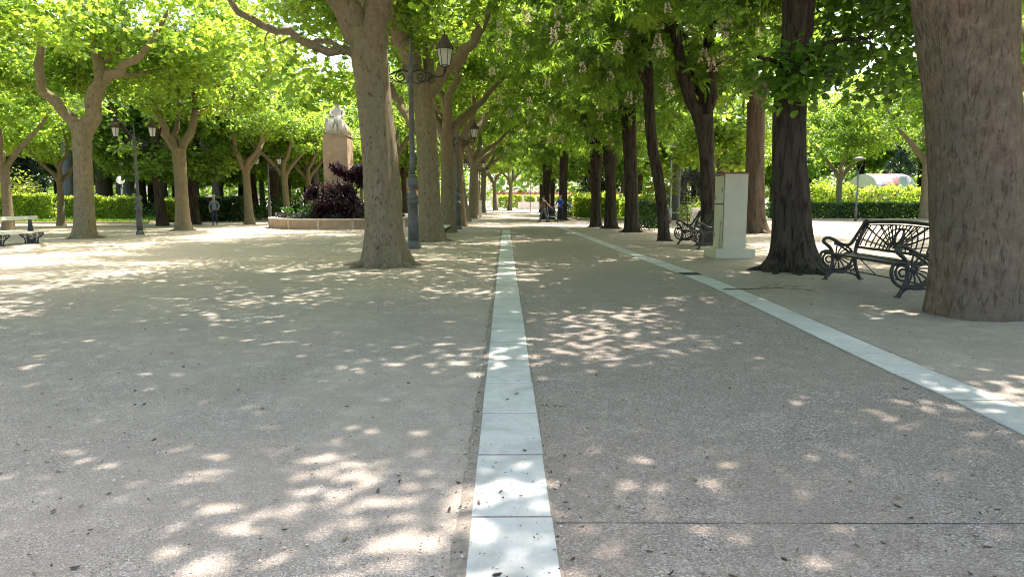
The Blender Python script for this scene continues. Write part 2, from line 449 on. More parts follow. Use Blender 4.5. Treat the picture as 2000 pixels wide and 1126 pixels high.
# ------------------------------------------------------------------ ground
def ground_mat(name, cols, big, sand, peb=170, bd=.006, drift=.65):
    m = NT(name); v = m.coord('Object')
    cell = m.voro(v, peb, 'F1', 'Color'); dist = m.voro(v, peb)
    sep = m.new('ShaderNodeSeparateColor'); m.l(cell, sep.inputs[0])
    c = m.ramp(sep.outputs[0], cols)
    c = m.mix(m.ramp(dist, [(.32, 0), (.7, .6)]), c, tuple(x * .25 for x in cols[0][1]))
    mot = m.noise(v, 24, 5, .7)
    c = m.mix(m.ramp(mot, [(.35, .45), (.65, 0)]), c, tuple(x * .55 for x in cols[1][1]))
    # worn sandy drifts and damp stains
    n1 = m.noise(v, .35, 6, .62, dist=.6); c = m.mix(m.ramp(n1, [(.42, 0), (.62, big)]), c, sand)
    n3 = m.noise(v, 4.5, 5, .65, dist=.8); c = m.mix(m.ramp(n3, [(.40, .38), (.60, 0)]), c, tuple(x * .55 for x in sand)); c = m.mix(m.ramp(n3, [(.55, 0), (.75, .3)]), c, tuple(min(1, x * 1.35) for x in sand))
    n2 = m.noise(m.coord('Object', (1, .6, 1)), 1.7, 5, .6); c = m.mix(m.ramp(n2, [(.38, .42), (.62, 0)]), c, tuple(x * .62 for x in sand))
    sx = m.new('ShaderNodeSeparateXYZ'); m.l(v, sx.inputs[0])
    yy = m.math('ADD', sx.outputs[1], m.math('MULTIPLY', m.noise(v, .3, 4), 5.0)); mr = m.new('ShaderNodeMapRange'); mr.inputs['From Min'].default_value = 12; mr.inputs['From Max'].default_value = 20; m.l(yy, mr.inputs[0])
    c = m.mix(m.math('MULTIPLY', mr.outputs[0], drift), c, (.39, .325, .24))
    m.col(c).set(.92, 0, .2)
    h = m.math('ADD', m.math('MULTIPLY', m.math('SUBTRACT', 1.0, dist), 1.0), m.noise(v, 60, 4, .7))
    h2 = m.math('ADD', h, m.math('MULTIPLY', m.noise(v, 3, 4), 2.0))
    m.bump(h2, bd, .8)
    return m.m
M['sand'] = ground_mat('sand', [(0, (.24, .20, .18)), (.35, (.46, .39, .345)), (.75, (.62, .535, .48)), (1, (.84, .75, .69))], .55, (.50, .415, .345), 135)
M['path'] = ground_mat('path', [(0, (.16, .125, .108)), (.35, (.39, .32, .28)), (.75, (.56, .475, .42)), (1, (.78, .69, .63))], .3, (.44, .36, .30), 100, .010, .45)
m = NT('lawn_soil'); m.col(m.ramp(m.noise(m.coord(), 3, 5), [(.3, (.05, .10, .015)), (.7, (.09, .16, .025))])).set(.95); M['lawn'] = m.m
m = NT('marble'); v = m.coord()
c = m.ramp(m.noise(v, 2.2, 8, .62, dist=1.2), [(.36, (.40, .39, .375)), (.5, (.52, .505, .49)), (.7, (.60, .585, .57))])
vein = m.ramp(m.noise(m.coord('Object', (1, .5, 1)), 3.0, 6, .5, dist=2.5), [(.485, 0), (.5, .35), (.515, 0)])
c = m.mix(vein, c, (.33, .34, .34))
c = m.mix(m.ramp(m.noise(v, 11, 6, .75), [(.52, 0), (.72, .55)]), c, (.33, .30, .24))
sep = m.new('ShaderNodeSeparateColor'); m.l(m.voro(v, 38, 'F1', 'Color'), sep.inputs[0])
sp = m.math('MULTIPLY', m.ramp(m.voro(v, 38), [(.10, 1), (.18, 0)]), m.ramp(sep.outputs[0], [(.72, 0), (.76, 1)]))
c = m.mix(sp, c, (.12, .10, .08))
at = m.new('ShaderNodeAttribute', attribute_name='rnd'); c = m.mix(m.math('MULTIPLY', at.outputs['Fac'], .30), c, (.34, .355, .34))
m.col(c).set(.55, 0, .4); m.bump(m.noise(v, 50, 4), .0015, .5); M['marble'] = m.m
m = NT('mortar'); v = m.coord(); m.col(m.ramp(m.noise(v, 20, 6, .7), [(.3, (.17, .14, .115)), (.7, (.30, .26, .22))])).set(.95); m.bump(m.noise(v, 60, 5), .006); M['mortar'] = m.m
m = NT('stone_curb'); v = m.coord(); m.col(m.ramp(m.noise(v, 5, 6, .7), [(.3, (.26, .19, .14)), (.7, (.42, .33, .26))])).set(.9); m.bump(m.noise(v, 40, 5), .005); M['curb'] = m.m

def sheet(name, poly, z, mat, kind='structure', label=None, cat=None, sub=0):
    me = bpy.data.meshes.new(name); me.from_pydata([(x, y, z) for x, y in poly], [], [tuple(range(len(poly)))]); me.materials.append(mat)
    o = link(name, me); o['kind'] = kind
    return tag(o, label, cat)
sheet('ground', [(-420, -60), (420, -60), (420, 600), (-420, 600)], 0, M['sand'])
# right strip centre line (gently bending away) measured on the ground
rc = [G(2090, 868), G(2000, 820), G(1800, 737), G(1620, 655), G(1500, 600), G(1400, 556), G(1310, 522), G(1200, 484), G(1140, 461), G(1105, 447.5)]
rc = [Vector((p.x, p.y, 0)) for p in rc]
rc.insert(0, rc[0] + (rc[0] - rc[2]).normalized() * 3.2)
d_end = (rc[-1] - rc[-3]).normalized(); rc.append(rc[-1] + d_end * 5)
rs = spline([(p.x, p.y) for p in rc], 120)
# smooth the measured line
for _ in range(30): rs[1:-1] = (rs[:-2] + rs[2:] + 2 * rs[1:-1]) / 4
LX = (G(908, 1126).x + G(1095, 1126).x) / 2; HW = .19
pl = [(LX + HW * .9, -8)] + [(float(x), float(y)) for x, y in [(rs[0][0], -8)] + list(rs)] + [(rs[-1][0] * .9, 105), (LX, 105)]
sheet('path', pl, .004, M['path'])
# marble strips: single slabs with joints
def strip(name, line, w, slab, jx=.0):
    L = np.concatenate([[0], np.cumsum(np.linalg.norm(np.diff(line, axis=0), axis=1))]); tot = L[-1]
    def at(s): return np.array([np.interp(s, L, line[:, 0]), np.interp(s, L, line[:, 1])])
    V = []; F = []; att = []; s = 0; rg = random.Random(3)
    while s < tot - .1:
        s1 = min(s + slab * rg.uniform(.985, 1.015), tot); a, b_ = at(s + .011), at(s1 - .011); d = (b_ - a) / np.linalg.norm(b_ - a); n = np.array([d[1], -d[0]])
        h = .016 + rg.uniform(-.002, .002); k = len(V); r = rg.random(); e = .004; ww = w + rg.uniform(-.004, .002); sh = rg.uniform(-.003, .003)
        for zz, ins in ((-.03, 0), (h - .003, 0), (h, e)):
            for p, sg in ((a, 1), (b_, -1)):
                for side in (-1, 1):
                    q = p + d * sg * ins + n * side * (ww - ins) + n * sh; V.append((q[0], q[1], zz))
        for q in ((0, 1, 5, 4), (1, 3, 7, 5), (3, 2, 6, 7), (2, 0, 4, 6), (4, 5, 9, 8), (5, 7, 11, 9), (7, 6, 10, 11), (6, 4, 8, 10), (8, 9, 11, 10)): F.append([k + i for i in q])
        att += [r] * 12; s = s1
    me = np_mesh(name, np.array(V), [np.array(F)], M['marble'], False, {'rnd': att})
    import bmesh
    bm = bmesh.new(); bm.from_mesh(me); bmesh.ops.recalc_face_normals(bm, faces=bm.faces); bm.to_mesh(me); bm.free()
    o = link(name, me); o['kind'] = 'structure'; return o
y0 = G(1000, 1011).y - 4 * .83
strip('stone_strip', np.array([(LX, y0), (LX, G(988, 449).y)]), .19, .83)
strip('stone_strip', rs[::2], .195, .83)
# mortar bed along the strips, ragged outer edge
V = []; F = []; g = random.Random(9); n = 190
for i in range(n):
    y = y0 + (36.0 - y0) * (i / (n - 1)) ** 1.6; wd = .055 + .045 * noise.noise(Vector((y * 1.3, 1, 0))) + .02 * noise.noise(Vector((y * 9, 3, 0))); wd = max(.02, wd + .03 * max(0, 1 - y / 6))
    for x, z in ((LX - .19 - wd, .003), (LX - .19 - wd * .6, .008), (LX - .188, .0125), (LX + .19, .0125), (LX + .206, .0042)): V.append((x, y, z))
for i in range(n - 1):
    for k in range(4): F.append([i * 5 + k, i * 5 + k + 1, i * 5 + k + 6, i * 5 + k + 5])
o = link('mortar_bed', np_mesh('mortar_bed', np.array(V), [np.array(F)], M['mortar'], True)); tag(o, kind='structure')
V = []; F = []; nn = len(rs)
for i in range(nn):
    dd = rs[min(i + 1, nn - 1)] - rs[max(i - 1, 0)]; dd /= np.linalg.norm(dd); nr = np.array([dd[1], -dd[0]])
    for k, z in ((-.215, .0045), (-.19, .0125), (.19, .0125), (.25 + .02 * noise.noise(Vector((i * .3, 0, 0))), .003)): q = rs[i] + nr * k; V.append((q[0], q[1], z))
for i in range(nn - 1):
    for k in range(3): F.append([i * 4 + k, i * 4 + k + 1, i * 4 + k + 5, i * 4 + k + 4])
o = link('mortar_bed', np_mesh('mortar_bed', np.array(V), [np.array(F)], M['mortar'], True)); tag(o, kind='structure')
# expansion joint across the path
mj = NT('joint_dark'); mj.col((.035, .03, .026)).set(.95); M['joint'] = mj.m
def joint(yl, yr, w=.005):
    V = []; F = []
    xr = float(np.interp(yr, rs[:, 1], rs[:, 0])) - .22; n = 40
    for i in range(n):
        t = i / (n - 1); x = LX + .2 + (xr - LX - .2) * t; y = yl + (yr - yl) * t + .004 * noise.noise(Vector((x * 6, yl, 0)))
        ww = w * (.35 + .9 * abs(noise.noise(Vector((x * 4, 7, yl)))) + .2)
        V += [(x, y - ww / 2, .0065), (x, y + ww / 2, .0065)]
    F = [[2 * i, 2 * i + 2, 2 * i + 3, 2 * i + 1] for i in range(n - 1)]
    o = link('path_joint', np_mesh('path_joint', np.array(V), [np.array(F)], M['joint'], False)); tag(o, kind='structure')
joint(G(1080, 1022).y, G(1980, 1026).y, .007)
# lawns
def lawn(name, x0, x1, ya, yb, curb=True):
    sheet(name, [(x0, ya), (x1, ya), (x1, yb), (x0, yb)], .05, M['lawn'])
    if curb:
        k = MB(); k.box(((x0 + x1) / 2, ya - .1, .06), (x1 - x0, .2, .16)); k.box((x0 - .1 if x0 > -1 else x1 + .1, (ya + yb) / 2, .06), (.2, yb - ya + .4, .16))
        o = k.build('kerb', M['curb'], bevel=.015); tag(o, kind='structure')
yl = G(150, 437).y
lawn('lawn', -75, G(285, 437).x, yl, 120)
lawn('lawn', 4.9 * 55 / 49, 13.6, 52, 96)
lawn('lawn', 17.5, 110, 50.5, 130)
# grass blades, denser near the edges seen
def grass(x0, x1, ya, yb, n, seed, h=.12):
    g = np.random.default_rng(seed); P = np.stack([g.uniform(x0, x1, n), ya + (yb - ya) * g.random(n) ** 1.5, np.full(n, .05)], 1)
    tip = g.normal(size=(n, 3)) * .45; tip[:, 2] = 1; nr = g.normal(size=(n, 3)); nr[:, 2] = .1
    TV, TF = LEAF['simple']; LEAF['blade'] = (TV * np.array([.35, 1, .5]), TF)
    V, F, a = leaves(P, tip, nr, h * (.5 + g.random(n)), 'blade', g.random(n))
    o = link('grass', np_mesh('grass', V, [F], M['grass_blade'], False, {'rnd': a})); tag(o, kind='stuff')
grass(-48, G(285, 437).x - .05, yl + .02, 70, 26000, 1)
grass(5.6, 13.5, 52.1, 75, 12000, 2)
# litter on the gravel: petals and dark bits
mp = NT('petal'); at = mp.new('ShaderNodeAttribute', attribute_name='rnd')
mp.col(mp.ramp(at.outputs['Fac'], [(0, (.36, .30, .24)), (.6, (.55, .49, .43)), (.93, (.55, .42, .42)), (1, (.5, .25, .34))])).set(.8); M['petal'] = mp.m
md = NT('dry_leaf'); at = md.new('ShaderNodeAttribute', attribute_name='rnd')
md.col(md.ramp(at.outputs['Fac'], [(0, (.035, .025, .02)), (.6, (.10, .07, .045)), (1, (.22, .16, .09))])).set(.85); M['dry_leaf'] = md.m
def litter(name, n, mat, size, seed, elong=1.0, z=.012, clump=.12):
    g = np.random.default_rng(seed); Yv = 2.3 * (22 / 2.3) ** g.random(n); X = (g.random(n) * 2 - 1) * (.85 * Yv + .5)
    TV, TF = LEAF['simple']; LEAF['bit'] = (TV * np.array([1 / elong, 1, 1.2]), TF)
    P = np.stack([X, Yv, np.full(n, z)], 1); onst = abs(X - LX) < .2; P[onst, 2] += .012
    k = int(n * clump)                     # part of it gathers along the strip edges and round the trunk feet
    P[:k, 1] = 2.3 + 15 * g.random(k) ** 1.4; P[:k, 0] = LX + g.choice([-1, 1], k) * (.2 + abs(g.normal(size=k)) * .05); P[:k, 2] = z
    q = slice(k, 2 * k); ctr = np.array([[G(752, 519).x, G(752, 519).y + .1], [G(1548, 528).x, G(1548, 528).y], [G(1905, 614).x, G(1905, 614).y]])[g.integers(0, 3, k)]; a_ = g.random(k) * 6.28; rr_ = .45 + abs(g.normal(size=k)) * .28
    P[q, 0] = ctr[:, 0] + rr_ * np.cos(a_); P[q, 1] = ctr[:, 1] + rr_ * np.sin(a_); P[q, 2] = z
    tip = g.normal(size=(n, 3)); tip[:, 2] *= .12; nr = g.normal(size=(n, 3)) * .35; nr[:, 2] += 1
    V, F, a = leaves(P, tip, nr, size * (.35 + g.random(n) ** 2 * 1.3), 'bit', g.random(n))
    o = link(name, np_mesh(name, V, [F], mat, False, {'rnd': a})); tag(o, kind='stuff')
litter('fallen_petals', 2600, M['petal'], .013, 5)
litter('leaf_litter', 1500, M['dry_leaf'], .03, 6, 2.2)
litter('gravel_debris', 6000, M['dry_leaf'], .010, 7, 1.3)
# ------------------------------------------------------------------ the trees
def pxl(pts, Y, base, k=1.0, dy=None):
    """pixel outline (px, py, half width px) at depth Y -> local (x,y,z,r); dy = depth offsets"""
    out = []
    for i, (x, y, r) in enumerate(pts):
        yy = Y + (dy[i] if dy else 0)
        q = A(x, y, yy); out.append((q.x - base.x, q.y - base.y, max(q.z, 0) if i == 0 else q.z, r / FPX * yy * k))
    return out
rng = np.random.default_rng(7)
TREES = []
# nearest plane tree of the alley -----------------------------------------------------------------
b = G(752, 519); Y = b.y
t = pxl([(752, 519, 37), (748, 440, 35), (741, 320, 33.5), (731, 200, 32.5), (722, 110, 34), (716, 60, 38)], Y, b); t[0] = (0, 0, 0, t[0][3])
limbs = [pxl([(722, 110, 30), (690, 40, 27), (655, -20, 24), (600, -110, 20), (540, -230, 13), (500, -330, 7)], Y, b, 1, [0, 0, -.3, -.8, -1.2, -1.5]),
         pxl([(722, 130, 31), (737, 40, 26), (742, -40, 23), (760, -150, 18), (800, -290, 10)], Y, b, 1, [0, 0, .2, .6, 1]),
         pxl([(722, 120, 20), (715, 40, 17), (700, -40, 15), (690, -170, 11), (700, -300, 6)], Y, b, 1, [0, .5, 1.5, 2.6, 3.4]),
         pxl([(712, 112, 9), (686, 104, 9), (650, 101, 8.5), (612, 90, 8), (570, 66, 7), (535, 56, 7), (500, 42, 6.5), (465, 22, 6), (445, -8, 5), (420, -60, 3)], Y, b, 1, [0, 0, -.2, -.4, -.5, -.6, -.6, -.7, -.8, -.9]),
         pxl([(672, 104, 5), (655, 86, 5), (630, 78, 4.5), (600, 82, 4), (570, 76, 3), (540, 84, 2)], Y, b, 1, [-.1, .1, .2, .4, .6, .8]),
         pxl([(742, 20, 16), (790, -60, 13), (850, -150, 9), (900, -230, 5)], Y, b, 1, [0, -.8, -1.8, -2.8])]
hangers = np.array([[q.x - b.x, q.y - b.y, q.z] for q in [A(655, 150, 18.6), A(630, 170, 18.7), A(672, 168, 18.9), A(600, 140, 17.5), A(560, 125, 17.0), A(520, 105, 16), A(590, 185, 19)]])
m = make_tree(rng, t, limbs, (.5, -2.4, 8.6), (7.2, 9.0, 4.0), 320, 98, 'plane', .155, M['plane_leaf'], M['plane_bark'], .95, detail=.075, nseg=56, flare=.42, flare_h=.45, zmin=5.0, name='alley_plane', gap=.56, extra=hangers, at=b)
TREES.append(('plane_tree', m, b, 'large plane tree with flared roots nearest the camera beside the tall lamp post', 'plane trees of the alley'))
# second plane tree
b = G(843, 471); Y = b.y
t = pxl([(843, 471, 24), (840, 400, 21.5), (836, 300, 20), (829, 210, 20), (822, 165, 23)], Y, b); t[0] = (0, 0, 0, t[0][3])
limbs = [pxl([(818, 185, 20), (795, 110, 18), (776, 40, 16), (765, -40, 13), (750, -150, 8)], Y, b, 1, [0, -.2, -.6, -1, -1.6]),
         pxl([(830, 185, 14), (858, 150, 13), (890, 122, 12), (918, 92, 10), (938, 60, 9), (955, 20, 6), (975, -60, 4)], Y, b, 1, [0, 0, -.3, -.5, -.6, -.8, -1]),
         pxl([(826, 180, 12), (836, 110, 10), (838, 50, 9), (842, -30, 7), (850, -120, 4)], Y, b, 1, [0, .5, 1, 1.6, 2.2]),
         pxl([(820, 260, 9), (795, 225, 8), (772, 190, 7), (750, 150, 5), (720, 120, 3)], Y, b, 1, [0, .8, 1.4, 2, 2.6])]
m = make_tree(rng, t, limbs, (-.6, 0, 8.8), (6.2, 5.6, 4.0), 190, 105, 'plane', .175, M['plane_leaf'], M['plane_bark'], .95, detail=.05, nseg=26, flare=.3, zmin=4.4, name='alley_plane_b', gap=.58, at=b)
P2 = m
TREES.append(('plane_tree', m, b, 'plane tree just behind the tall lamp post with a scarred limb over the lantern', 'plane trees of the alley'))
# left forked plane tree
b = G(165, 465); Y = b.y
t = pxl([(165, 465, 19), (166, 420, 17.5), (164, 350, 16.5), (161, 280, 16.5), (160, 240, 20)], Y, b); t[0] = (0, 0, 0, t[0][3])
limbs = [pxl([(163, 255, 17), (183, 205, 14), (195, 160, 13), (193, 120, 9), (188, 75, 8), (182, 30, 7), (178, -40, 5), (170, -120, 3)], Y, b, 1, [0, 0, 0, 0, .2, .4, .6, .8]),
         pxl([(200, 160, 9), (222, 140, 8), (262, 118, 6.5), (290, 90, 5), (310, 62, 4), (330, 20, 3)], Y, b, 1, [0, -.3, -.8, -1, -1.4, -1.8]),
         pxl([(192, 128, 7), (215, 108, 6.5), (235, 85, 5.5), (243, 50, 4.5), (240, 10, 3.5), (250, -60, 2.5)], Y, b, 1, [0, .3, .7, 1, 1.3, 1.8]),
         pxl([(158, 262, 12), (140, 232, 11), (110, 200, 9.5), (85, 175, 8.5), (76, 140, 7.5), (80, 90, 6), (70, 20, 4), (60, -70, 3)], Y, b, 1, [0, -.2, -.5, -.6, -.8, -1, -1.2, -1.5]),
         pxl([(205, 148, 6), (250, 145, 4.5), (300, 138, 3.5), (345, 130, 2.5)], Y, b, 1, [0, .8, 1.6, 2.2])]
m = make_tree(rng, t, limbs, (0, 0, 8.0), (7.4, 7.0, 4.2), 225, 112, 'plane', .175, M['plane_leaf'], M['plane_bark'], .95, detail=.04, nseg=26, flare=.35, zmin=4.0, name='square_plane', gap=.58, at=b)
L1 = m
TREES.append(('plane_tree', m, b, 'broad forked plane tree behind the slatted bench at the left', 'plane trees of the gravel square'))
# second left plane tree with the crooked branch
b = G(357, 450); Y = b.y
t = pxl([(357, 450, 13), (355, 400, 12), (352, 340, 11.5), (349, 290, 13)], Y, b); t[0] = (0, 0, 0, t[0][3])
limbs = [pxl([(349, 300, 9), (332, 268, 8), (316, 240, 7), (305, 205, 6), (302, 150, 4), (310, 90, 3)], Y, b, 1, [0, 0, -.3, -.5, -.8, -1]),
         pxl([(352, 295, 8), (372, 255, 7), (382, 215, 6), (378, 170, 5), (385, 110, 3)], Y, b, 1, [0, .3, .6, 1, 1.4]),
         pxl([(380, 222, 4), (400, 210, 4), (425, 208, 3.6), (446, 213, 3.4), (452, 200, 3), (458, 185, 2.4)], Y, b, 1, [.6, .2, -.2, -.4, -.5, -.6]),
         pxl([(350, 300, 6), (345, 250, 5), (350, 200, 4), (340, 140, 3)], Y, b, 1, [0, .9, 1.8, 2.4])]
m = make_tree(rng, t, limbs, (0, 0, 7.4), (5.6, 5.4, 3.9), 150, 110, 'plane', .18, M['plane_leaf'], M['plane_bark'], .9, detail=.03, nseg=20, flare=.4, zmin=3.9, name='square_plane_b', at=b)
TREES.append(('plane_tree', m, b, 'plane tree with a bare crooked branch and surface roots between lamp post and walking man', 'plane trees of the gravel square'))
# generic plane trees
def gen_plane(seed, h=4.4, leaf=.19, kind='simple', ncl=150, lpc=105, r=.315, R_=(5.8, 5.6, 4.0), na=4, low=.55, lm='plane_leaf', bk='plane_bark', cz=4.4, clr=.95, zmin=None, nm='generic_plane', gap=.58):
    g = np.random.default_rng(seed)
    bend = g.normal(size=2) * .12
    t = [(0, 0, 0, r * 1.08), (bend[0] * .5, bend[1] * .5, h * .4, r * .95), (bend[0], bend[1], h * .85, r * .88), (bend[0], bend[1], h, r)]
    return make_tree(g, t, [], (0, 0, h + cz), R_, ncl, lpc, kind, leaf, M[lm], M[bk], clr, detail=.0, nseg=18, flare=.3, limb_auto=na, low=low, zmin=zmin, name=nm, gap=gap)
PG = [gen_plane(11, zmin=4.4), gen_plane(12, 4.0, zmin=4.0), gen_plane(13, 4.7, r=.3, na=5, zmin=4.4)]
PS = gen_plane(14, 3.2, ncl=120, r=.24, R_=(4.8, 4.8, 3.4), cz=3.4, clr=.85)
ords = ['third', 'fourth', 'fifth', 'sixth', 'seventh', 'eighth', 'ninth', 'tenth', 'eleventh', 'twelfth', 'last']
for i, Yb in enumerate((32.6, 40.4, 48.6, 56.6, 64.6, 72.6, 80.6)):
    TREES.append(('plane_tree', PG[i % 3], Vector((-2.62 + .1 * math.sin(i * 2.2), Yb, 0)), '%s plane tree along the straight alley row left of the stone strip' % ords[i], 'plane trees of the alley', i * 1.9))
for px, py, mm, sc, lab in ((488, 438, PG[1], .8, 'pale trunked plane tree with low spreading fork right of the walking man'),
                         (563, 431, PS, 1.0, 'slender plane tree behind the left end of the round planter'),
                         (18, 449, PS, .95, 'small tree whose sunlit trunk rises behind the slatted bench back'),
                         (119, 441, PS, .8, 'thin young forked tree in front of the bright clipped hedge')):
    g = G(px, py); TREES.append(('plane_tree', mm, g, lab, 'plane trees of the gravel square', px * .7, sc))
for px, py, mm, sc, lab in ((648, 421.5, PG[0], .95, 'plane tree directly behind the monument pedestal'), (608, 428, PS, .95, 'thin plane tree close to the purple bush and pedestal'),
                         (318, 441, None, 1, 'dark slim tree at the end of the lawn kerb'),
                         (381, 438, None, 1.05, 'dark trunked tree behind the walking man')):
    g = G(px, py)
    if mm is None:
        if 'DK' not in globals(): DK = gen_plane(21, 3.4, .22, 'simple', 120, 95, .27, (3.9, 3.9, 3.6), 3, .9, 'chestnut_leaf', 'chestnut_bark', 2.6, .8, 2.2, 'dark_tree')
        mm = DK
    TREES.append(('park_tree', mm, g, lab, None, px * .7, sc))
# off-frame plane trees whose crowns shade the foreground
for (x, y), lab in (((-8.6, 7.6), 'plane tree beside the camera on the left'), ((-15.4, 17.6), 'plane tree left of the frame before the slatted bench'),
               ((-16.0, 8.5), 'plane tree of the square far left of the camera')):
    TREES.append(('plane_tree', PG[int(abs(x)) % 3], Vector((x, y, 0)), lab + ', its crown shading the gravel', 'plane trees of the gravel square', x, 1.12))
# ---- chestnut row on the right
def chest(base_px, tpts, limbs_px, dys, seed, R_=(5.2, 5.4, 4.4), cz=8.4, ncl=125, lpc=27, zmin=3.2, bk='chestnut_bark', kind='chestnut', size=.30, lm='chestnut_leaf', nseg=22, flare=.25, flare_h=.35, cx=0, extra=None, clr=.95, low=.8, detail=.04, cy=0, gap=.55):
    g = np.random.default_rng(seed); b = G(*base_px); Y = b.y
    t = pxl(tpts, Y, b); t[0] = (0, 0, 0, t[0][3])
    ls = [pxl(l, Y, b, 1, d) for l, d in zip(limbs_px, dys)]
    return b, make_tree(g, t, ls, (cx, cy, cz), R_, ncl, lpc, kind, size, M[lm], M[bk], clr, detail=detail, nseg=nseg, flare=flare, flare_h=flare_h, zmin=zmin, name='row_tree', low=low, extra=extra, gap=gap, at=b)
b, m = chest((1905, 614), [(1905, 614, 80), (1907, 540, 80), (1910, 400, 79), (1904, 250, 79), (1893, 100, 83), (1884, -20, 88), (1880, -90, 95)],
             [[(1880, -60, 75), (1840, -220, 50), (1780, -420, 30), (1700, -650, 14)], [(1885, -60, 70), (1930, -220, 50), (2000, -400, 30), (2100, -620, 12)], [(1880, -60, 60), (1880, -250, 40), (1860, -500, 16)]],
             [[0, -.3, -.9, -1.5], [0, .2, .5, 1.0], [0, .8, 1.8]], 31, (7.4, 7.2, 4.2), 8.8, 285, 122, 4.6, 'giant_bark', 'linden', .16, 'linden_leaf', 48, .12, .5, -.8, low=.6, detail=.05, extra=np.array([[-2.8, -1.5, 7], [-2.3, -1.2, 7.4], [-3.2, -1.0, 7.2], [-2.6, -2.0, 7.3], [-1.9, -1.7, 7.1], [-2.4, -.6, 8.2], [-3.3, -1.8, 6.8], [-1.6, -.9, 7.8], [-3.6, -1.3, 7.6]]))  # extra: unseen leaf clumps added to close a sun gap over the path
TREES.append(('giant_tree', m, b, 'massive brown trunk close at the right edge, hiding half of the iron bench', None))
b, m = chest((1548, 528), [(1548, 528, 40), (1547, 480, 37), (1545, 400, 35), (1543, 280, 31), (1546, 180, 30), (1557, 80, 28), (1560, 0, 30)],
             [[(1560, 20, 20), (1540, -80, 17), (1500, -200, 11), (1460, -330, 5)], [(1560, 20, 20), (1590, -90, 16), (1640, -220, 10), (1690, -340, 5)], [(1560, 20, 16), (1560, -120, 12), (1550, -280, 6)], [(1555, 130, 6), (1590, 95, 5), (1640, 80, 4), (1700, 75, 2.5)], [(1540, 140, 5), (1515, 120, 4), (1480, 112, 3)]],
             [[0, -.5, -1.2, -2], [0, .5, 1.2, 2], [0, 1, 2], [0, -.4, -.8, -1.2], [0, -.5, -.8]], 32, (4.4, 4.8, 4.3), 7.9, 170, 100, 3.9, 'chestnut_bark', 'linden', .16, 'linden_leaf', 36, .62, .3, 1.3, low=.8,
             extra=np.array([[-.45, -.7, 3.75], [-.15, -.75, 3.95], [-.5, -.5, 3.6], [-.35, -.8, 4.2], [.3, -.5, 4.1], [1.3, -.8, 4.1], [1.9, -.5, 3.8], [2.3, 0, 3.9], [1.5, .2, 3.7], [1.1, .6, 4.5], [1.7, .8, 4.3], [2.2, .9, 4.7], [1.4, 1.2, 5.1], [2.0, .3, 5.2], [2.7, .6, 4.2], [2.9, .2, 4.9], [3.3, .8, 4.5], [2.6, 1.0, 5.5], [.9, .4, 5.4], [3.6, .3, 5.1], [-1.2, -.4, 4.0]]), clr=.72)
TREES.append(('linden_tree', m, b, 'dark furrowed tree with leafy shoots on its trunk between white cabinet and bench', None))
b, m = chest((1383, 479), [(1383, 479, 15), (1383, 400, 14.5), (1380, 300, 14), (1374, 225, 18)],
             [[(1370, 245, 12), (1350, 190, 11.5), (1330, 120, 11), (1315, 50, 10), (1305, -30, 8), (1285, -140, 5), (1270, -240, 3)],
              [(1378, 240, 11), (1390, 180, 10), (1387, 110, 10), (1380, 40, 8), (1378, -60, 6), (1390, -180, 3)],
              [(1376, 225, 6), (1362, 170, 5.5), (1348, 110, 5), (1335, 60, 4), (1310, 0, 3)], [(1318, 60, 6), (1280, 40, 4), (1240, 0, 3), (1200, -60, 2)], [(1385, 50, 4), (1430, 30, 3.5), (1480, 10, 2.5)]],
             [[0, 0, -.2, -.3, -.5, -.8, -1], [0, 0, .1, .2, .5, 1], [0, .4, .8, 1.2, 2], [-.2, -.8, -1.5, -2], [.1, -.4, -1]], 33, (6.0, 6.6, 4.2), 8.2, 175, 30, 4.3, low=.8, cx=-1.2, cy=-2.6, nseg=26, gap=.55)
R3 = (b, m)
TREES.append(('horse_chestnut', m, b, 'dark chestnut tree with double curved fork just behind the white cabinet', 'chestnut trees of the right row'))
b, m = chest((1297, 470), [(1297, 470, 10.5), (1294, 420, 10.5), (1286, 350, 10.5), (1275, 290, 10.5), (1269, 220, 10), (1266, 130, 9)],
             [[(1267, 150, 7), (1255, 60, 6), (1230, -40, 4), (1200, -140, 3)], [(1267, 150, 7), (1275, 70, 5), (1300, -20, 4), (1330, -120, 2)], [(1268, 180, 5), (1240, 130, 4), (1200, 100, 3), (1160, 90, 2)]],
             [[0, -.4, -.9, -1.5], [0, .5, 1, 1.5], [0, -.8, -1.6, -2.4]], 34, (5.4, 5.2, 4.3), 8.0, 125, 28, 3.9, low=.8, cx=-1.0)
R4 = (b, m)
TREES.append(('horse_chestnut', m, b, 'thin leaning chestnut tree left of the far iron bench', 'chestnut trees of the right row'))
b, m = chest((1234, 453), [(1234, 453, 14), (1233, 400, 13), (1231, 320, 12.5), (1228, 250, 13), (1226, 215, 15)],
             [[(1224, 235, 9), (1205, 170, 8), (1190, 100, 6), (1170, 20, 4)], [(1230, 235, 9), (1250, 170, 7), (1270, 100, 5), (1280, 20, 3)], [(1227, 230, 8), (1225, 150, 7), (1230, 60, 5)]],
             [[0, -.5, -1, -1.6], [0, .4, .9, 1.4], [0, 1, 2]], 35, (5.6, 5.2, 4.6), 8.0, 120, 27, 3.7, low=.85, cx=-1.0)
R5 = (b, m)
TREES.append(('horse_chestnut', m, b, 'thick straight brown chestnut tree, widest of the three trunks left of the far bench', 'chestnut trees of the right row'))
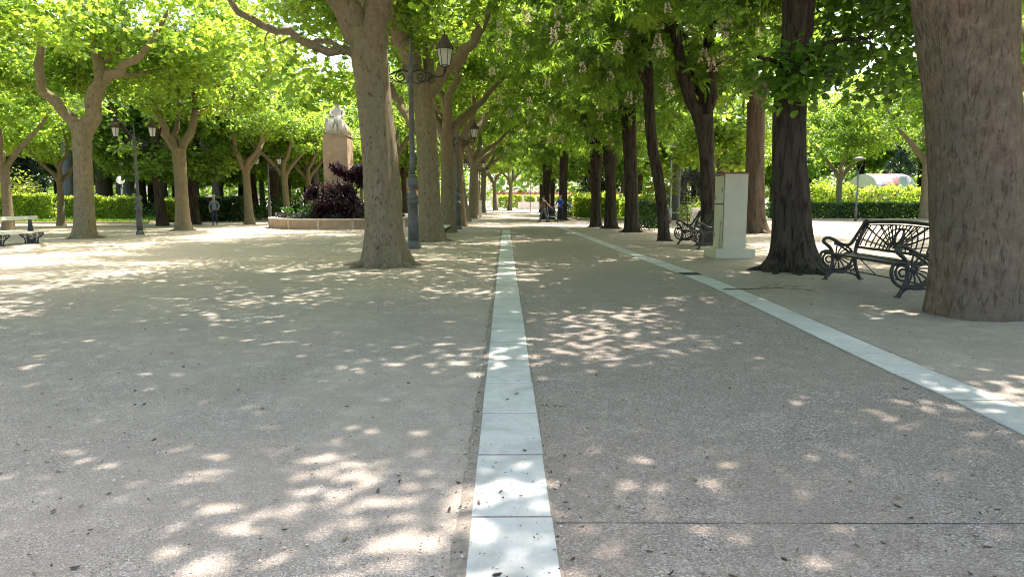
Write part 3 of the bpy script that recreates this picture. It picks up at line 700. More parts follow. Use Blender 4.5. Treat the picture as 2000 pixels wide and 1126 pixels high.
b, m = chest((1193, 446), [(1193, 446, 12), (1192, 420, 11), (1192, 350, 10.5), (1191, 290, 14), (1190, 270, 10)],
             [[(1190, 285, 8), (1175, 230, 6), (1160, 160, 4), (1150, 90, 3)], [(1192, 285, 8), (1205, 220, 6), (1215, 140, 4)], [(1190, 285, 7), (1190, 200, 5), (1185, 100, 3)]],
             [[0, -.6, -1.2, -1.8], [0, .6, 1.2], [0, 1, 2]], 36, (5.6, 5.2, 4.8), 7.6, 115, 27, 3.2, low=.9, cx=-1.0)
R6 = (b, m)
TREES.append(('horse_chestnut', m, b, 'dark chestnut tree with swollen knob halfway up the trunk', 'chestnut trees of the right row'))
for (px, py, mi, rz, sc, lab) in ((1164, 443, R6, 1.0, .93, 'reddish slim chestnut tree, leftmost of the group behind the low hedge'),
                           (1098, 430, R5, 2.0, 1.0, 'chestnut tree rising right behind the man in blue'),
                           (1066, 428, R6, 3.6, .95, 'chestnut tree rising right behind the woman with the pushchair'),
                           (1078, 419, R6, 4.0, .8, 'chestnut tree standing between the two people farther back'),
                           (1062, 410, R5, 5.0, 1.0, 'farthest chestnut tree at the plaza end of the row'),):
    g = G(px, py) if py > 415 else Vector((4.2, 82, 0))
    TREES.append(('horse_chestnut', mi[1], g, lab, 'chestnut trees of the right row', rz, sc))
# off-frame right row
for (x, y), mi in (((6.6, 1.5), R5),):
    TREES.append(('horse_chestnut', mi[1], Vector((x, y, 0)), 'chestnut tree just right of the camera shading the path', 'chestnut trees of the right row', 2.4, 1.05))
# reddish big tree of the second right row
b, m = chest((1477, 455), [(1477, 455, 21), (1475, 420, 18.5), (1474, 350, 17.5), (1475, 280, 17), (1478, 200, 17)],
             [[(1478, 215, 12), (1460, 140, 10), (1440, 60, 6)], [(1478, 215, 12), (1500, 140, 9), (1530, 60, 5)]], [[0, -.5, -1], [0, .5, 1]], 37, (5.4, 5.4, 4.4), 10.2, 150, 95, 5.0, 'red_bark', 'simple', .2, 'plane_leaf', 26, .35, .4, 0, low=.7)
RB = m
TREES.append(('park_tree', m, b, 'tall reddish brown tree right of the white cabinet', None))
TR_DONE = [place_tree(t[0], t[1], t[2], t[3], t[4], t[5] if len(t) > 5 else 0.0, t[6] if len(t) > 6 else 1.0) for t in TREES]

# chestnut blossom: upright candles on the chestnut crowns
def flower_mesh(seed):
    g = np.random.default_rng(seed); n = 70; z = g.random(n); a = g.random(n) * 6.28; r = .055 * (1 - z * .85) + .008
    P = np.stack([np.cos(a) * r, np.sin(a) * r, z * .24], 1); d = np.stack([np.cos(a), np.sin(a), g.normal(size=n) * .4 + .3], 1)
    V, F, aa = leaves(P, d, g.normal(size=(n, 3)), .035 * (.7 + .6 * g.random(n)), 'simple', g.random(n))
    me = np_mesh('flower_spike', V, [F], M['blossom'], False, {'rnd': aa})
    return me
mb = NT('blossom'); at = mb.new('ShaderNodeAttribute', attribute_name='rnd')
mb.col(mb.ramp(at.outputs['Fac'], [(0, (.66, .58, .42)), (.85, (.85, .80, .66)), (1, (.80, .50, .42))])).set(.7, 0, .1); M['blossom'] = mb.m
FL = [flower_mesh(1), flower_mesh(2), flower_mesh(3)]
fr = random.Random(4)
# ------------------------------------------------------------------ object materials
def simple(name, c1, c2, sc=8, rough=.6, metal=0, spec=.4, bd=.002, detail=5):
    m = NT(name); v = m.coord(); m.col(m.ramp(m.noise(v, sc, detail, .65), [(.32, c1), (.68, c2)])).set(rough, metal, spec)
    m.bump(m.noise(v, sc * 5, 4), bd, .6); M[name] = m.m; return m.m
simple('iron_grey', (.075, .08, .078), (.135, .14, .135), 6, .6, .2)
simple('iron_black', (.018, .018, .018), (.05, .048, .042), 9, .5, .3)
simple('iron_bench', (.028, .027, .023), (.07, .067, .055), 11, .45, .3)
simple('rusty_roof', (.05, .035, .028), (.11, .075, .055), 9, .8)
simple('cream_paint', (.47, .435, .30), (.54, .505, .365), 2.5, .5, 0, .4, .0015)
simple('rust_rim', (.13, .05, .03), (.22, .09, .05), 20, .8)
simple('dark_gap', (.02, .02, .02), (.04, .04, .04), 5, .9)
simple('pale_slat', (.42, .44, .40), (.56, .57, .52), 5, .6)
simple('tan_stone', (.34, .235, .16), (.45, .325, .235), 3, .9, 0, .2, .006)
simple('white_stone', (.38, .34, .27), (.52, .47, .38), 4, .85, 0, .2, .008)
simple('cap_stone', (.42, .37, .30), (.56, .50, .42), 4, .85, 0, .2, .004)
simple('soil', (.04, .03, .02), (.09, .07, .05), 10, .95, 0, .1, .02)
simple('white_wall', (.62, .61, .58), (.74, .73, .70), 2, .8)
simple('red_paint', (.30, .09, .06), (.38, .14, .10), 4, .6)
simple('pink_canvas', (.62, .22, .22), (.72, .32, .30), 2, .7)
simple('glare_canvas', (.72, .62, .62), (.82, .74, .73), 2, .7)
simple('blue_panel', (.10, .22, .42), (.14, .3, .52), 3, .5)
simple('skin', (.42, .25, .18), (.50, .31, .23), 12, .55)
simple('hair_dark', (.03, .02, .015), (.06, .04, .03), 30, .7)
simple('hair_grey', (.30, .29, .28), (.42, .41, .40), 30, .7)
simple('denim', (.07, .09, .11), (.12, .14, .165), 14, .9)
simple('navy', (.018, .022, .05), (.03, .035, .075), 10, .9)
simple('blue_shirt', (.03, .06, .26), (.045, .09, .36), 8, .85)
simple('grey_shirt', (.13, .17, .22), (.20, .25, .31), 8, .85)
simple('brown_print', (.06, .03, .022), (.17, .11, .085), 26, .85)
simple('shoe', (.02, .018, .016), (.04, .035, .03), 10, .6)
simple('rubber', (.015, .015, .015), (.03, .03, .03), 10, .7)
simple('alu', (.40, .41, .42), (.52, .53, .54), 10, .35, .8)
simple('black_fabric', (.02, .02, .025), (.045, .045, .05), 14, .9)
m = NT('frosted_glass'); m.col((.80, .80, .76)).set(.35, 0, .5)
tl = m.new('ShaderNodeBsdfTranslucent'); tl.inputs[0].default_value = (.8, .8, .76, 1); mx = m.new('ShaderNodeMixShader'); mx.inputs[0].default_value = .6
m.l(m.b.outputs[0], mx.inputs[1]); m.l(tl.outputs[0], mx.inputs[2]); m.l(mx.outputs[0], m.out.inputs['Surface']); M['glass'] = m.m

# ------------------------------------------------------------------ iron lamp posts
def scroll(c, r0, turns, a0, sg=1, n=26):
    pts = []
    for i in range(n):
        t = i / (n - 1); a = a0 + sg * turns * 2 * PI * t; r = r0 * (1 - .78 * t); pts.append((c[0] + r * math.cos(a), c[1], c[2] + r * math.sin(a)))
    return pts
def lamp_post():
    e = empty('street_lamp')
    b = MB(); b.lathe([(.235, 0), (.235, .07), (.215, .10), (.215, .16), (.185, .20), (.175, .24)], n=8)
    b.lathe([(.165, .24), (.155, .8), (.148, 1.36), (.175, 1.38), (.19, 1.43), (.165, 1.47), (.15, 1.5), (.185, 1.53), (.175, 1.58), (.12, 1.66), (.095, 1.74), (.10, 1.8), (.14, 1.86), (.168, 1.94), (.165, 2.03), (.12, 2.12), (.092, 2.17), (.11, 2.19), (.11, 2.22), (.088, 2.25)], n=32,
            mod=lambda th, z: 1 + (.045 * math.cos(12 * th) if .25 < z < 1.36 else 0))
    b.build('pedestal', M['iron_grey'], e)
    p = MB(); p.lathe([(.088, 2.25), (.082, 2.6), (.07, 5.0), (.10, 5.02), (.11, 5.08), (.10, 5.14), (.085, 5.18), (.095, 5.4), (.09, 5.44), (.06, 5.5), (.045, 5.9), (.03, 6.1), (.012, 6.3)], n=16, mod=lambda th, z: 1 + (.04 * math.cos(8 * th) if z < 5 else 0))
    p.build('pole', M['iron_grey'], e)
    for s in (-1, 1):
        a = MB(); a.tube([(s * .07, 0, 5.28), (s * .3, 0, 5.33), (s * .55, 0, 5.22), (s * .8, 0, 5.12), (s * .97, 0, 5.16), (s * 1.02, 0, 5.3)], [.03, .028, .026, .026, .028, .03], 8)
        arm = a.build('arm', M['iron_black'], e)
        q = MB(); q.tube(scroll((s * .30, 0, 5.12), .17, 1.6, PI / 2, -s), [.022] * 18 + [.018] * 8, 7); q.tube(scroll((s * .62, 0, 5.03), .11, 1.4, PI / 2, s), .017, 6)
        q.tube([(s * .07, 0, 4.98), (s * .2, 0, 4.93), (s * .42, 0, 4.98), (s * .62, 0, 5.1), (s * .85, 0, 5.14)], .018, 6)
        q.tube(scroll((s * .16, 0, 5.42), .08, 1.3, -PI / 2, s), .014, 6)
        q.build('scroll', M['iron_black'], arm)
        # lantern
        L = MB(); X = s * 1.02
        L.lathe([(.03, 5.26), (.055, 5.30), (.03, 5.33), (.035, 5.40), (.06, 5.42)], (X, 0, 0), 10)
        for k in range(6):
            a0 = PI / 3 * k; c, d = math.cos(a0), math.sin(a0)
            L.tube([(X + .150 * c, d * .150, 5.44), (X + .232 * c, d * .232, 5.92)], .012, 5)
            L.tube([(X + .05 * c, d * .05, 5.40), (X + .15 * c, d * .15, 5.445)], .010, 5)
            c2, d2 = math.cos(a0 + PI / 3), math.sin(a0 + PI / 3)
            L.tube([(X + .152 * c, d * .152, 5.445), (X + .152 * c2, d2 * .152, 5.445)], .014, 5)
            L.tube([(X + .235 * c, d * .235, 5.925), (X + .235 * c2, d2 * .235, 5.925)], .016, 5)
        lo = L.build('lantern', M['iron_black'], e)
        g = MB(); g.lathe([(.140, 5.45), (.222, 5.915)], (X, 0, 0), 6); g.build('glass', M['glass'], lo)
        r = MB(); r.lathe([(.262, 5.92), (.27, 5.95), (.245, 6.02), (.20, 6.10), (.145, 6.17), (.115, 6.20), (.12, 6.235), (.10, 6.26), (.085, 6.30), (.10, 6.325), (.07, 6.345), (.02, 6.36), (.018, 6.40), (.03, 6.42), (.01, 6.46)], (X, 0, 0), 18)
        for k in range(6):
            a0 = PI / 3 * k; r.tube([(X + .262 * math.cos(a0), .262 * math.sin(a0), 5.93), (X + .285 * math.cos(a0), .285 * math.sin(a0), 5.97), (X + .27 * math.cos(a0), .27 * math.sin(a0), 6.03)], [.014, .012, .004], 5)
        r.build('lantern_roof', M['rusty_roof'], lo)
    return e
lp = lamp_post()
for i, (loc, sc_, lab) in enumerate(((G(808, 485), 1.0, 'tall grey iron lamp post nearest the camera with scrolled arms and lantern'),
                          (G(895, 447), .84, 'second iron lamp post of the alley, lantern below the plane limbs'),
                          (Vector((-2.7, 63.5, 0)), .78, 'iron lamp post far down the alley, dimmer small lantern'),
                          (Vector((-2.75, 78, 0)), .78, 'farthest iron lamp post of the alley near the plaza'),
                          (G(274, 458), .755, 'iron lamp post with two lanterns between the two forked plane trees at left'),
                          (G(528, 437), .66, 'iron lamp post in deep shade left of the round planter'))):
    e = lp if i == 0 else copy_tree(lp)
    e.location = loc; e.scale = (sc_,) * 3; tag(e, lab, 'street lamp', 'iron lamp posts with double lanterns')

# ------------------------------------------------------------------ cast iron fan benches
def iron_bench(Lh=2.5):
    e = empty('iron_bench')
    def end(y):
        f = MB(); T = lambda pts, r, n=8, fl=.8: f.tube([(u, y, v) for u, v in spline(pts, max(10, len(pts) * 4))], r * 1.3, n)
        T([(.03, .66), (-.015, .70), (.0, .755), (.07, .775), (.17, .74), (.30, .665), (.42, .635), (.50, .67), (.58, .80), (.70, 1.0), (.745, 1.09)], .024)   # arm into back post
        T([(.745, 1.09), (.79, 1.07), (.76, .97), (.66, .78), (.60, .62), (.585, .42), (.60, .28), (.66, .10), (.71, 0)], .026)
        T([(.03, .66), (.10, .60), (.15, .52), (.17, .42), (.17, .30), (.12, .14), (.04, 0)], .025)
        T([(.19, .68), (.34, .60), (.48, .50), (.57, .42)], .016)
        # wheel of spokes behind the front leg
        hub = (.24, .42)
        f.ball((hub[0], y, hub[1]), .05, (1, .45, 1), 10)
        arc = [(hub[0] + .30 * math.cos(a) * 1.02, hub[1] + .24 * math.sin(a)) for a in [R(k) for k in range(-110, 101, 15)]]
        T(arc, .017)
        for k in range(-100, 96, 21):
            a = R(k); T([(hub[0], hub[1]), (hub[0] + .15 * math.cos(a + .1), hub[1] + .12 * math.sin(a + .1)), (hub[0] + .30 * math.cos(a), hub[1] + .24 * math.sin(a))], .011, 6)
        # forward curls
        T([(.17, .50), (.06, .53), (-.04, .50), (-.075, .40), (-.05, .28), (.03, .19), (.15, .15), (.30, .15), (.44, .20), (.52, .28)], .022)
        T([(.14, .47), (.05, .48), (0, .44), (-.01, .36), (.04, .28), (.11, .25)], .015)
        T([(.14, .42), (.08, .43), (.04, .38), (.08, .32), (.13, .33)], .013)
        # arch between the feet
        T([(.07, .03), (.14, .11), (.24, .15), (.36, .155), (.50, .12), (.62, .08), (.68, .02)], .017)
        T([(.42, .17), (.52, .22), (.59, .30)], .012); T([(.50, .12), (.55, .18), (.61, .22)], .011)
        f.box((.34, y, .135), (.14, .04, .05))
        for u in (.04, .71): f.box((u, y, .012), (.09, .06, .024))
        # lattice between the two back uprights
        for t in (.15, .35, .55, .75): T([(.53 + .17 * t, .70 + .33 * t), (.615 + .13 * t, .66 + .33 * t)], .011, 6)
        f.build('end_frame', M['iron_bench'], e)
    end(0); end(Lh)
    # seat of long bars with rolled front
    s = MB(); s.tube([(.02, 0, .50), (.02, Lh, .50)], .026, 8)
    for k in range(8):
        u = .07 + k * .066; v = .505 - .018 * math.sin(k / 7 * PI); s.box((u, Lh / 2, v), (.042, Lh - .02, .012))
    for k in range(1, 8): s.box((.30, k * Lh / 8, .488), (.54, .03, .012))
    s.build('seat', M['iron_bench'], e, bevel=.004)
    r = MB(); r.tube([(.34, .0, .21), (.34, Lh, .21)], .012, 8); r.tube([(.34, Lh * .5, .215), (.06, Lh * .5, .48)], .01, 6); r.build('stretcher', M['iron_bench'], e)
    # backrest panel with a fan lattice
    k_ = MB(); o0 = Vector((.60, 0, .615)); up = Vector((.155, 0, .44)); W = lambda y, t: o0 + up * t + Vector((.012 * math.sin(PI * y / Lh), y, 0))
    top = lambda y: 1.0 + .10 * math.sin(PI * y / Lh); bot = lambda y: -.02 - .0 * y
    def line(pts, r, n=6): k_.tube([W(y, t) for y, t in pts], r, n)
    line([(Lh * i / 24, top(Lh * i / 24)) for i in range(25)], .032, 8); line([(Lh * i / 24, bot(0)) for i in range(25)], .024, 8)
    line([(Lh * i / 24, top(Lh * i / 24) - .12) for i in range(25)], .012)
    for sy in (0.03, Lh - .03): line([(sy, 0), (sy, 1)], .02)
    ov = [(Lh / 2 + .105 * math.cos(a), .56 + .27 * math.sin(a)) for a in [2 * PI * i / 18 for i in range(19)]]; line(ov, .02, 8)
    def clip(pts, r):
        cur = []
        for y, t in pts:
            ok = .02 < y < Lh - .02 and -.02 < t < top(y) - .1 and ((y - Lh / 2) / .10) ** 2 + ((t - .56) / .26) ** 2 > 1
            if ok: cur.append((y, t))
            else:
                if len(cur) > 1: line(cur, r)
                cur = []
        if len(cur) > 1: line(cur, r)
    for sg in (-1, 1):
        for deg in range(-6, 175, 13):
            a = R(deg); clip([(Lh / 2 + sg * (.06 + q * math.cos(a)), .05 + 2.0 * q * math.sin(a)) for q in np.linspace(.08, 1.3, 40)], .0115)
        for q in (.17, .29, .42, .56, .72, .9, 1.08): clip([(Lh / 2 + sg * (.06 + q * math.cos(R(d))), .05 + 1.9 * q * math.sin(R(d))) for d in range(-10, 110, 5)], .0125)
    k_.build('backrest', M['iron_bench'], e)
    return e
ib = iron_bench(); ib.location = (5.92, 10.75, .02); tag(ib, 'ornate dark iron bench with fan lattice back, half hidden by the massive trunk', 'bench', 'cast iron benches along the right row')
e = copy_tree(ib); e.location = (5.72, 21.4, .02); tag(e, 'ornate iron bench farther back, between the leaning tree and the white cabinet', 'bench', 'cast iron benches along the right row')

# ------------------------------------------------------------------ slatted double benches
def slat_bench():
    e = empty('slatted_bench'); Lh = 2.4
    for y in (.35, Lh - .35):
        b = MB(); prof = [(-.40, .37), (-.42, .33), (-.36, .27), (-.30, .22), (-.24, .17), (-.21, .08), (-.22, 0), (.22, 0), (.21, .08), (.24, .17), (.30, .22), (.36, .27), (.42, .33), (.40, .37)]
        # openwork bracket: outline bars plus curls
        b.tube([(u, y, v) for u, v in spline(prof[:7], 20)], .024, 6); b.tube([(u, y, v) for u, v in spline(prof[7:], 20)], .024, 6)
        b.box((0, y, .355), (.84, .06, .03)); b.box((0, y, .015), (.48, .07, .03))
        b.prism([(-.16, .03), (.16, .03), (.15, .12), (.19, .2), (.1, .2), (.06, .14), (-.06, .14), (-.1, .2), (-.19, .2), (-.15, .12)], y - .015, y + .015)
        for sx in (-1, 1):
            b.tube([(p[0], y, p[2]) for p in scroll((sx * .28, 0, .29), .06, 1.3, 0, sx)], .012, 5); b.tube([(p[0], y, p[2]) for p in scroll((sx * .12, 0, .27), .07, 1.4, PI, -sx)], .013, 5)
            b.tube([(sx * .02, y, .14), (sx * .07, y, .22), (sx * .18, y, .34)], .012, 5)
        b.tube([(p[0], y, p[2]) for p in scroll((0, 0, .24), .05, 1, PI / 2)], .012, 5)
        b.build('leg', M['iron_black'], e)
        q = MB(); q.prism([(-.10, .40), (.10, .40), (.065, .60), (.035, .92), (-.035, .92), (-.065, .60)], y - .025, y + .025); q.tube([(0, y, .40), (0, y, .96)], .03, 8); q.build('back_post', M['iron_black'], e)
    for sx in (-1, 1):
        s = MB()
        for k in range(4): s.box((sx * (.08 + k * .095), Lh / 2, .395), (.085, Lh, .045))
        s.build('seat', M['pale_slat'], e, bevel=.006)
    s = MB()
    for sx in (-.05, .05): s.box((sx, Lh / 2, .87), (.03, Lh - .02, .12))
    s.build('backrest', M['pale_slat'], e, bevel=.006)
    return e
sb = slat_bench(); sb.location = (-16.35, 22.85, 0); tag(sb, 'pale slatted bench on ornate black iron legs at the left edge', 'bench', 'slatted benches with iron legs')
e = copy_tree(sb); e.location = (-2.75, 28.3, 0); tag(e, 'slatted bench mostly hidden behind the second alley plane trunk', 'bench', 'slatted benches with iron legs')

# ------------------------------------------------------------------ white utility cabinet
e = empty('utility_cabinet', (5.56, 18.25, 0), 0, 'tall cream painted utility cabinet with rusty rim on a broad plinth', 'cabinet')
b = MB(); b.box((.29, .46, .12), (1.02, 1.12, .26)); b.build('plinth', M['cream_paint'], e, bevel=.03, seg=3)
b = MB(); b.box((.29, .44, 1.19), (.58, .88, 1.90)); b.build('housing', M['cream_paint'], e, bevel=.008)
b = MB(); b.box((.29, .44, 2.153), (.61, .91, .035)); b.build('rim', M['rust_rim'], e, bevel=.004)
for z0, z1, n in ((.42, 1.36, 'door'), (1.39, 2.09, 'door')):
    b = MB(); b.box((-.008, .44, (z0 + z1) / 2), (.022, .74, z1 - z0)); d = b.build(n, M['cream_paint'], e, bevel=.004)
    b = MB(); b.box((-.024, .16, (z0 + z1) / 2), (.014, .02, .12)); b.tube([(-.02, .72, z0 + .1), (-.02, .72, z0 + .2)], .012, 6); b.build('handle', M['iron_grey'], d)
b = MB(); b.box((-.003, .44, 1.375), (.014, .76, .03)); b.box((-.003, .44, 2.105), (.014, .76, .022)); b.box((-.003, .07, 1.25), (.012, .012, 1.7)); b.build('seam', M['dark_gap'], e)
b = MB(); b.tube([(-.035, .25, .25), (-.035, .25, .95)], .02, 8); b.build('conduit', M['cream_paint'], e)
# ------------------------------------------------------------------ monument, planter, purple bush
PCX, PCY = -9.05, 39.6
e = empty('round_planter', (PCX, PCY, 0), 0, 'low round stone planter wall with pale cap around the monument', 'planter')
N = 14; RR = 3.78; b = MB(); cp = MB(); dv = MB()
for k in range(N):
    a0, a1 = 2 * PI * (k + .35) / N, 2 * PI * (k + 1.35) / N; am = (a0 + a1) / 2; L = 2 * RR * math.sin(PI / N)
    ap = RR * math.cos(PI / N)
    b.box((math.cos(am) * (ap - .12), math.sin(am) * (ap - .12), .225), (.24, L - .02, .45), am)
    def P(r, a): return (r * math.cos(a), r * math.sin(a))
    q = [P(RR + .05, a0 + .004), P(RR + .05, a1 - .004), P(RR - .36, a1 - .004), P(RR - .36, a0 + .004)]
    vs = [(x, y, .452) for x, y in q] + [(x, y, .535) for x, y in q]
    cp.add(vs, [(3, 2, 1, 0), (4, 5, 6, 7), (0, 1, 5, 4), (1, 2, 6, 5), (2, 3, 7, 6), (3, 0, 4, 7)])
    dv.box((math.cos(a0) * (RR - .06), math.sin(a0) * (RR - .06), .224), (.16, .11, .446), a0)
b.build('wall', M['tan_stone'], e, bevel=.01); cp.build('cap', M['cap_stone'], e, bevel=.012); dv.build('divider', M['cap_stone'], e, bevel=.01)
s = MB(); s.lathe([(3.45, .1), (3.45, .36), (2.5, .44), (.01, .48)], n=28); s.build('soil', M['soil'], e)
g_ = np.random.default_rng(50); n = 90; a = g_.random(n) * 6.28; r = 1.2 + 2.15 * g_.random(n) ** .6
C = np.stack([r * np.cos(a), r * np.sin(a), .50 + .1 * g_.random(n)], 1)
o = link('bedding_plants', crown_mesh('bedding_plants', C, .28 + .12 * g_.random(n), 70, 'simple', .10, M['grey_leaf'], g_, -.5, .7), e)
n = 12; a = g_.random(n) * 6.28; r = 1.4 + 1.7 * g_.random(n); C = np.stack([r * np.cos(a), r * np.sin(a), .75 + .25 * g_.random(n)], 1)
o = link('shrub_foliage', crown_mesh('shrub_foliage', C, .3 + .2 * g_.random(n), 60, 'simple', .13, M['shaded_hedge_leaf'], g_, -.4, .9), e)

px0 = (637 - 987) / 1400 * 38.9; px1 = (684 - 987) / 1400 * 38.9; Wd = px1 - px0
e = empty('monument', ((px0 + px1) / 2, 38.9 + .75, .4), 0, 'tan stone pedestal with pale statue rising behind the purple bush', 'monument')
H = A(660, 266, 38.9).z - .4
b = MB(); hs = H / 6
for k in range(6): b.box((0, 0, hs * (k + .5)), (Wd - .004 * (k % 2), 1.5 - .004 * (k % 2), hs - .012))
b.box((0, 0, H * .5), (Wd - .04, 1.46, H - .03)); b.build('pedestal', M['tan_stone'], e, bevel=.008)
b = MB(); b.box((0, 0, -.0), (Wd + .5, 2.0, .5)); b.build('step', M['tan_stone'], e, bevel=.02)
b = MB(); b.box((0, 0, H + .035), (Wd + .07, 1.57, .07)); b.build('cornice', M['tan_stone'], e, bevel=.01)
def skin(name, pts, edges, mat, parent, sub=2, flat=None):
    me = bpy.data.meshes.new(name); me.from_pydata([p[:3] for p in pts], edges, []); o = link(name, me, parent)
    m = o.modifiers.new('skin', 'SKIN'); m.use_smooth_shade = True; m.branch_smoothing = .6
    for i, p in enumerate(pts):
        sv = me.skin_vertices[0].data[i]; sv.radius = (p[3], p[4] if len(p) > 4 else p[3]); sv.use_root = i == 0
    s = o.modifiers.new('sub', 'SUBSURF'); s.levels = s.render_levels = sub
    bake(o); o.data.materials.clear(); o.data.materials.append(mat)
    for p in o.data.polygons: p.use_smooth = True
    return o
# draped seated figure, broad at the knees, arm raised
z = H + .07
st = skin('statue', [(0, 0, z + .75, .38, .34), (0, -.05, z + 1.05, .27, .22), (.02, -.03, z + 1.38, .30, .2), (.03, -.03, z + 1.58, .10), (.04, -.07, z + 1.76, .135, .15), (.05, -.07, z + 1.92, .09),
     (-.26, -.04, z + 1.36, .10), (-.34, -.22, z + 1.12, .085), (-.12, -.42, z + 1.0, .07), (.30, -.02, z + 1.38, .10), (.38, -.14, z + 1.12, .09), (.30, -.42, z + .86, .07),
     (-.24, -.42, z + .72, .21), (-.30, -.55, z + .35, .17), (-.32, -.6, z + .08, .17), (.24, -.42, z + .72, .21), (.34, -.52, z + .35, .17), (.40, -.6, z + .08, .17), (0, .1, z + .3, .5, .42), (0, .1, z + .06, .58, .5)],
     [(0, 1), (1, 2), (2, 3), (3, 4), (4, 5), (2, 6), (6, 7), (7, 8), (2, 9), (9, 10), (10, 11), (0, 12), (12, 13), (13, 14), (0, 15), (15, 16), (16, 17), (0, 18), (18, 19)], M['white_stone'], e)
b = MB()
for k in range(16):
    a = PI + PI * k / 15; ca, sa = math.cos(a), math.sin(a)
    b.tube([(.30 * ca, .1 + .35 * sa, z + .8), (.48 * ca + .03 * math.sin(k * 3), .05 + .55 * sa, z + .45), (.64 * ca, .0 + .68 * sa, z + .02)], [.05, .07, .09], 6)
b.build('drapery', M['white_stone'], e)
# second small crouched figure beside
skin('statue', [(-.52, -.1, z + .40, .22, .2), (-.54, -.12, z + .68, .2, .16), (-.54, -.14, z + .86, .07), (-.55, -.16, z + 1.0, .12), (-.42, -.4, z + .4, .13), (-.5, -.5, z + .08, .11), (-.34, -.14, z + .7, .07), (-.2, -.35, z + .6, .06), (-.5, -.05, z + .1, .28, .25)],
     [(0, 1), (1, 2), (2, 3), (0, 4), (4, 5), (1, 6), (6, 7), (0, 8)], M['white_stone'], e)

e = empty('purple_bush', (-8.55, 37.45, .4), 0, 'dark purple leaved bush with drooping plumes in front of the pedestal', 'bush')
g_ = np.random.default_rng(51); n = 75; d = g_.normal(size=(n, 3)); d /= np.linalg.norm(d, axis=1)[:, None]; d[:, 2] = abs(d[:, 2]) * 1.1 - .1
C = d * (g_.random(n) ** .4)[:, None] * np.array([1.2, 1.0, 1.6]) + np.array([0, 0, .25])
pl_ = np.array([[.55, -.1, 2.2], [.8, -.1, 2.5], [1.0, 0, 2.7], [.9, -.1, 2.2], [1.2, .1, 2.3], [.3, -.2, 2.45], [.05, -.3, 2.55], [-.1, -.3, 2.75], [1.2, 0, 1.9], [-1.2, -.3, 1.7], [-1.45, -.3, 1.3], [-1.3, -.2, 1.5], [1.35, .1, 2.75]])
C = np.vstack([C, pl_]); CR = np.concatenate([(.5 + .2 * g_.random(n)), np.full(len(pl_), .32)])
link('foliage', crown_mesh('purple_foliage', C, CR, 240, 'simple', .10, M['purple_leaf'], g_, .5, .8), e)
b = MB()
for k in range(9):
    c = C[n + k]; b.tube([(0, 0, 0), (c[0] * .4, c[1] * .4, c[2] * .6), tuple(c)], [.04, .025, .01], 5)
b.build('stems', M['chestnut_bark'], e)

# ------------------------------------------------------------------ hedges
def hedge(x0, x1, ya, yb, h, mat, lab, name='clipped_hedge', n=6000, size=.12, z0=.05, seed=1, rag=.08, group='clipped hedges', gaps=0):
    e = empty(name, ((x0 + x1) / 2, (ya + yb) / 2, z0), 0, lab, 'hedge', group); g = np.random.default_rng(seed)
    w, d = x1 - x0, yb - ya; P = (g.random((n, 3)) - .5) * np.array([w, d, 1]); P[:, 2] = g.random(n) * h
    f = g.random(n); fr_ = f < .5; tp = (f >= .5) & (f < .85); P[fr_, 1] = -d / 2 + abs(g.normal(size=fr_.sum())) * .10 - .03; P[tp, 2] = h - abs(g.normal(size=tp.sum())) * .08
    lump = np.array([noise.noise(Vector((p[0] * .9, p[1], seed))) for p in P]); P[:, 2] *= 1 + rag * 1.6 * lump; P[:, 1] -= lump * rag; P[:, 2] += (g.random(n) ** 6) * rag * 2 * (P[:, 2] > h * .8)
    nr = g.normal(size=(n, 3)) * .6; nr[:, 1] -= .5; nr[:, 2] += .5; tip = g.normal(size=(n, 3)); tip[:, 2] += .5
    V, F, a = leaves(P, tip, nr, size * (.6 + .8 * g.random(n)), 'simple', g.random(n))
    link('foliage', np_mesh('hedge_foliage', V, [F], mat, False, {'rnd': a}), e)
    s = MB(); gk = random.Random(seed)
    for k in range(int(w / .22)):
        x = -w / 2 + .1 + k * .22; zt = h * .85; s.tube([(x, 0, 0), (x + gk.uniform(-.1, .1), gk.uniform(-.2, .2) * d, zt * .5), (x + gk.uniform(-.2, .2), gk.uniform(-.4, .4) * d, zt)], [.02, .015, .006], 4)
    s.build('stems', M['chestnut_bark'], e)
    return e
hy = 52.0
def XP(px, D): return (px - 987) / 1400 * D
hedge(XP(-60, hy), XP(112, hy), hy, hy + 1.3, 1.75, M['hedge_leaf'], 'bright clipped hedge at the far left behind the thin young tree', n=9500, seed=1)
hedge(XP(122, hy), XP(266, hy), hy + .3, hy + 1.6, 1.55, M['hedge_leaf'], 'bright clipped hedge between the forked plane trunk and the lamp post', n=8500, seed=2)
hedge(XP(327, 47), XP(372, 47), 47, 48.1, 1.4, M['hedge_leaf'], 'short hedge piece left of the plane tree with the crooked branch', n=5000, seed=3)
hedge(XP(374, 48), XP(478, 48), 48, 49.2, 1.45, M['shaded_hedge_leaf'], 'shaded green hedge behind the walking man', n=9000, seed=4)
hedge(5.2, 8.6, 54.2, 57, 1.55, M['hedge_leaf'], 'rounded hedge behind the reddish slim chestnut tree', n=8000, seed=5, rag=.2)
hedge(9.2, 14.0, 57, 59, 1.4, M['hedge_leaf'], 'rounded hedge on the lawn behind the thick brown trunk', n=8000, seed=6, rag=.2)
hedge(XP(1248, 35.5), XP(1290, 35.5), 35.5, 36.3, 1.25, M['shaded_hedge_leaf'], 'small leggy hedge between two chestnut trunks left of the far bench', n=1700, size=.09, seed=7, rag=.12)
hedge(XP(1575, 52), XP(2060, 52), 52, 53.0, 1.15, M['shaded_hedge_leaf'], 'low dark clipped hedge behind the iron bench', n=22000, size=.11, seed=8, rag=.03)
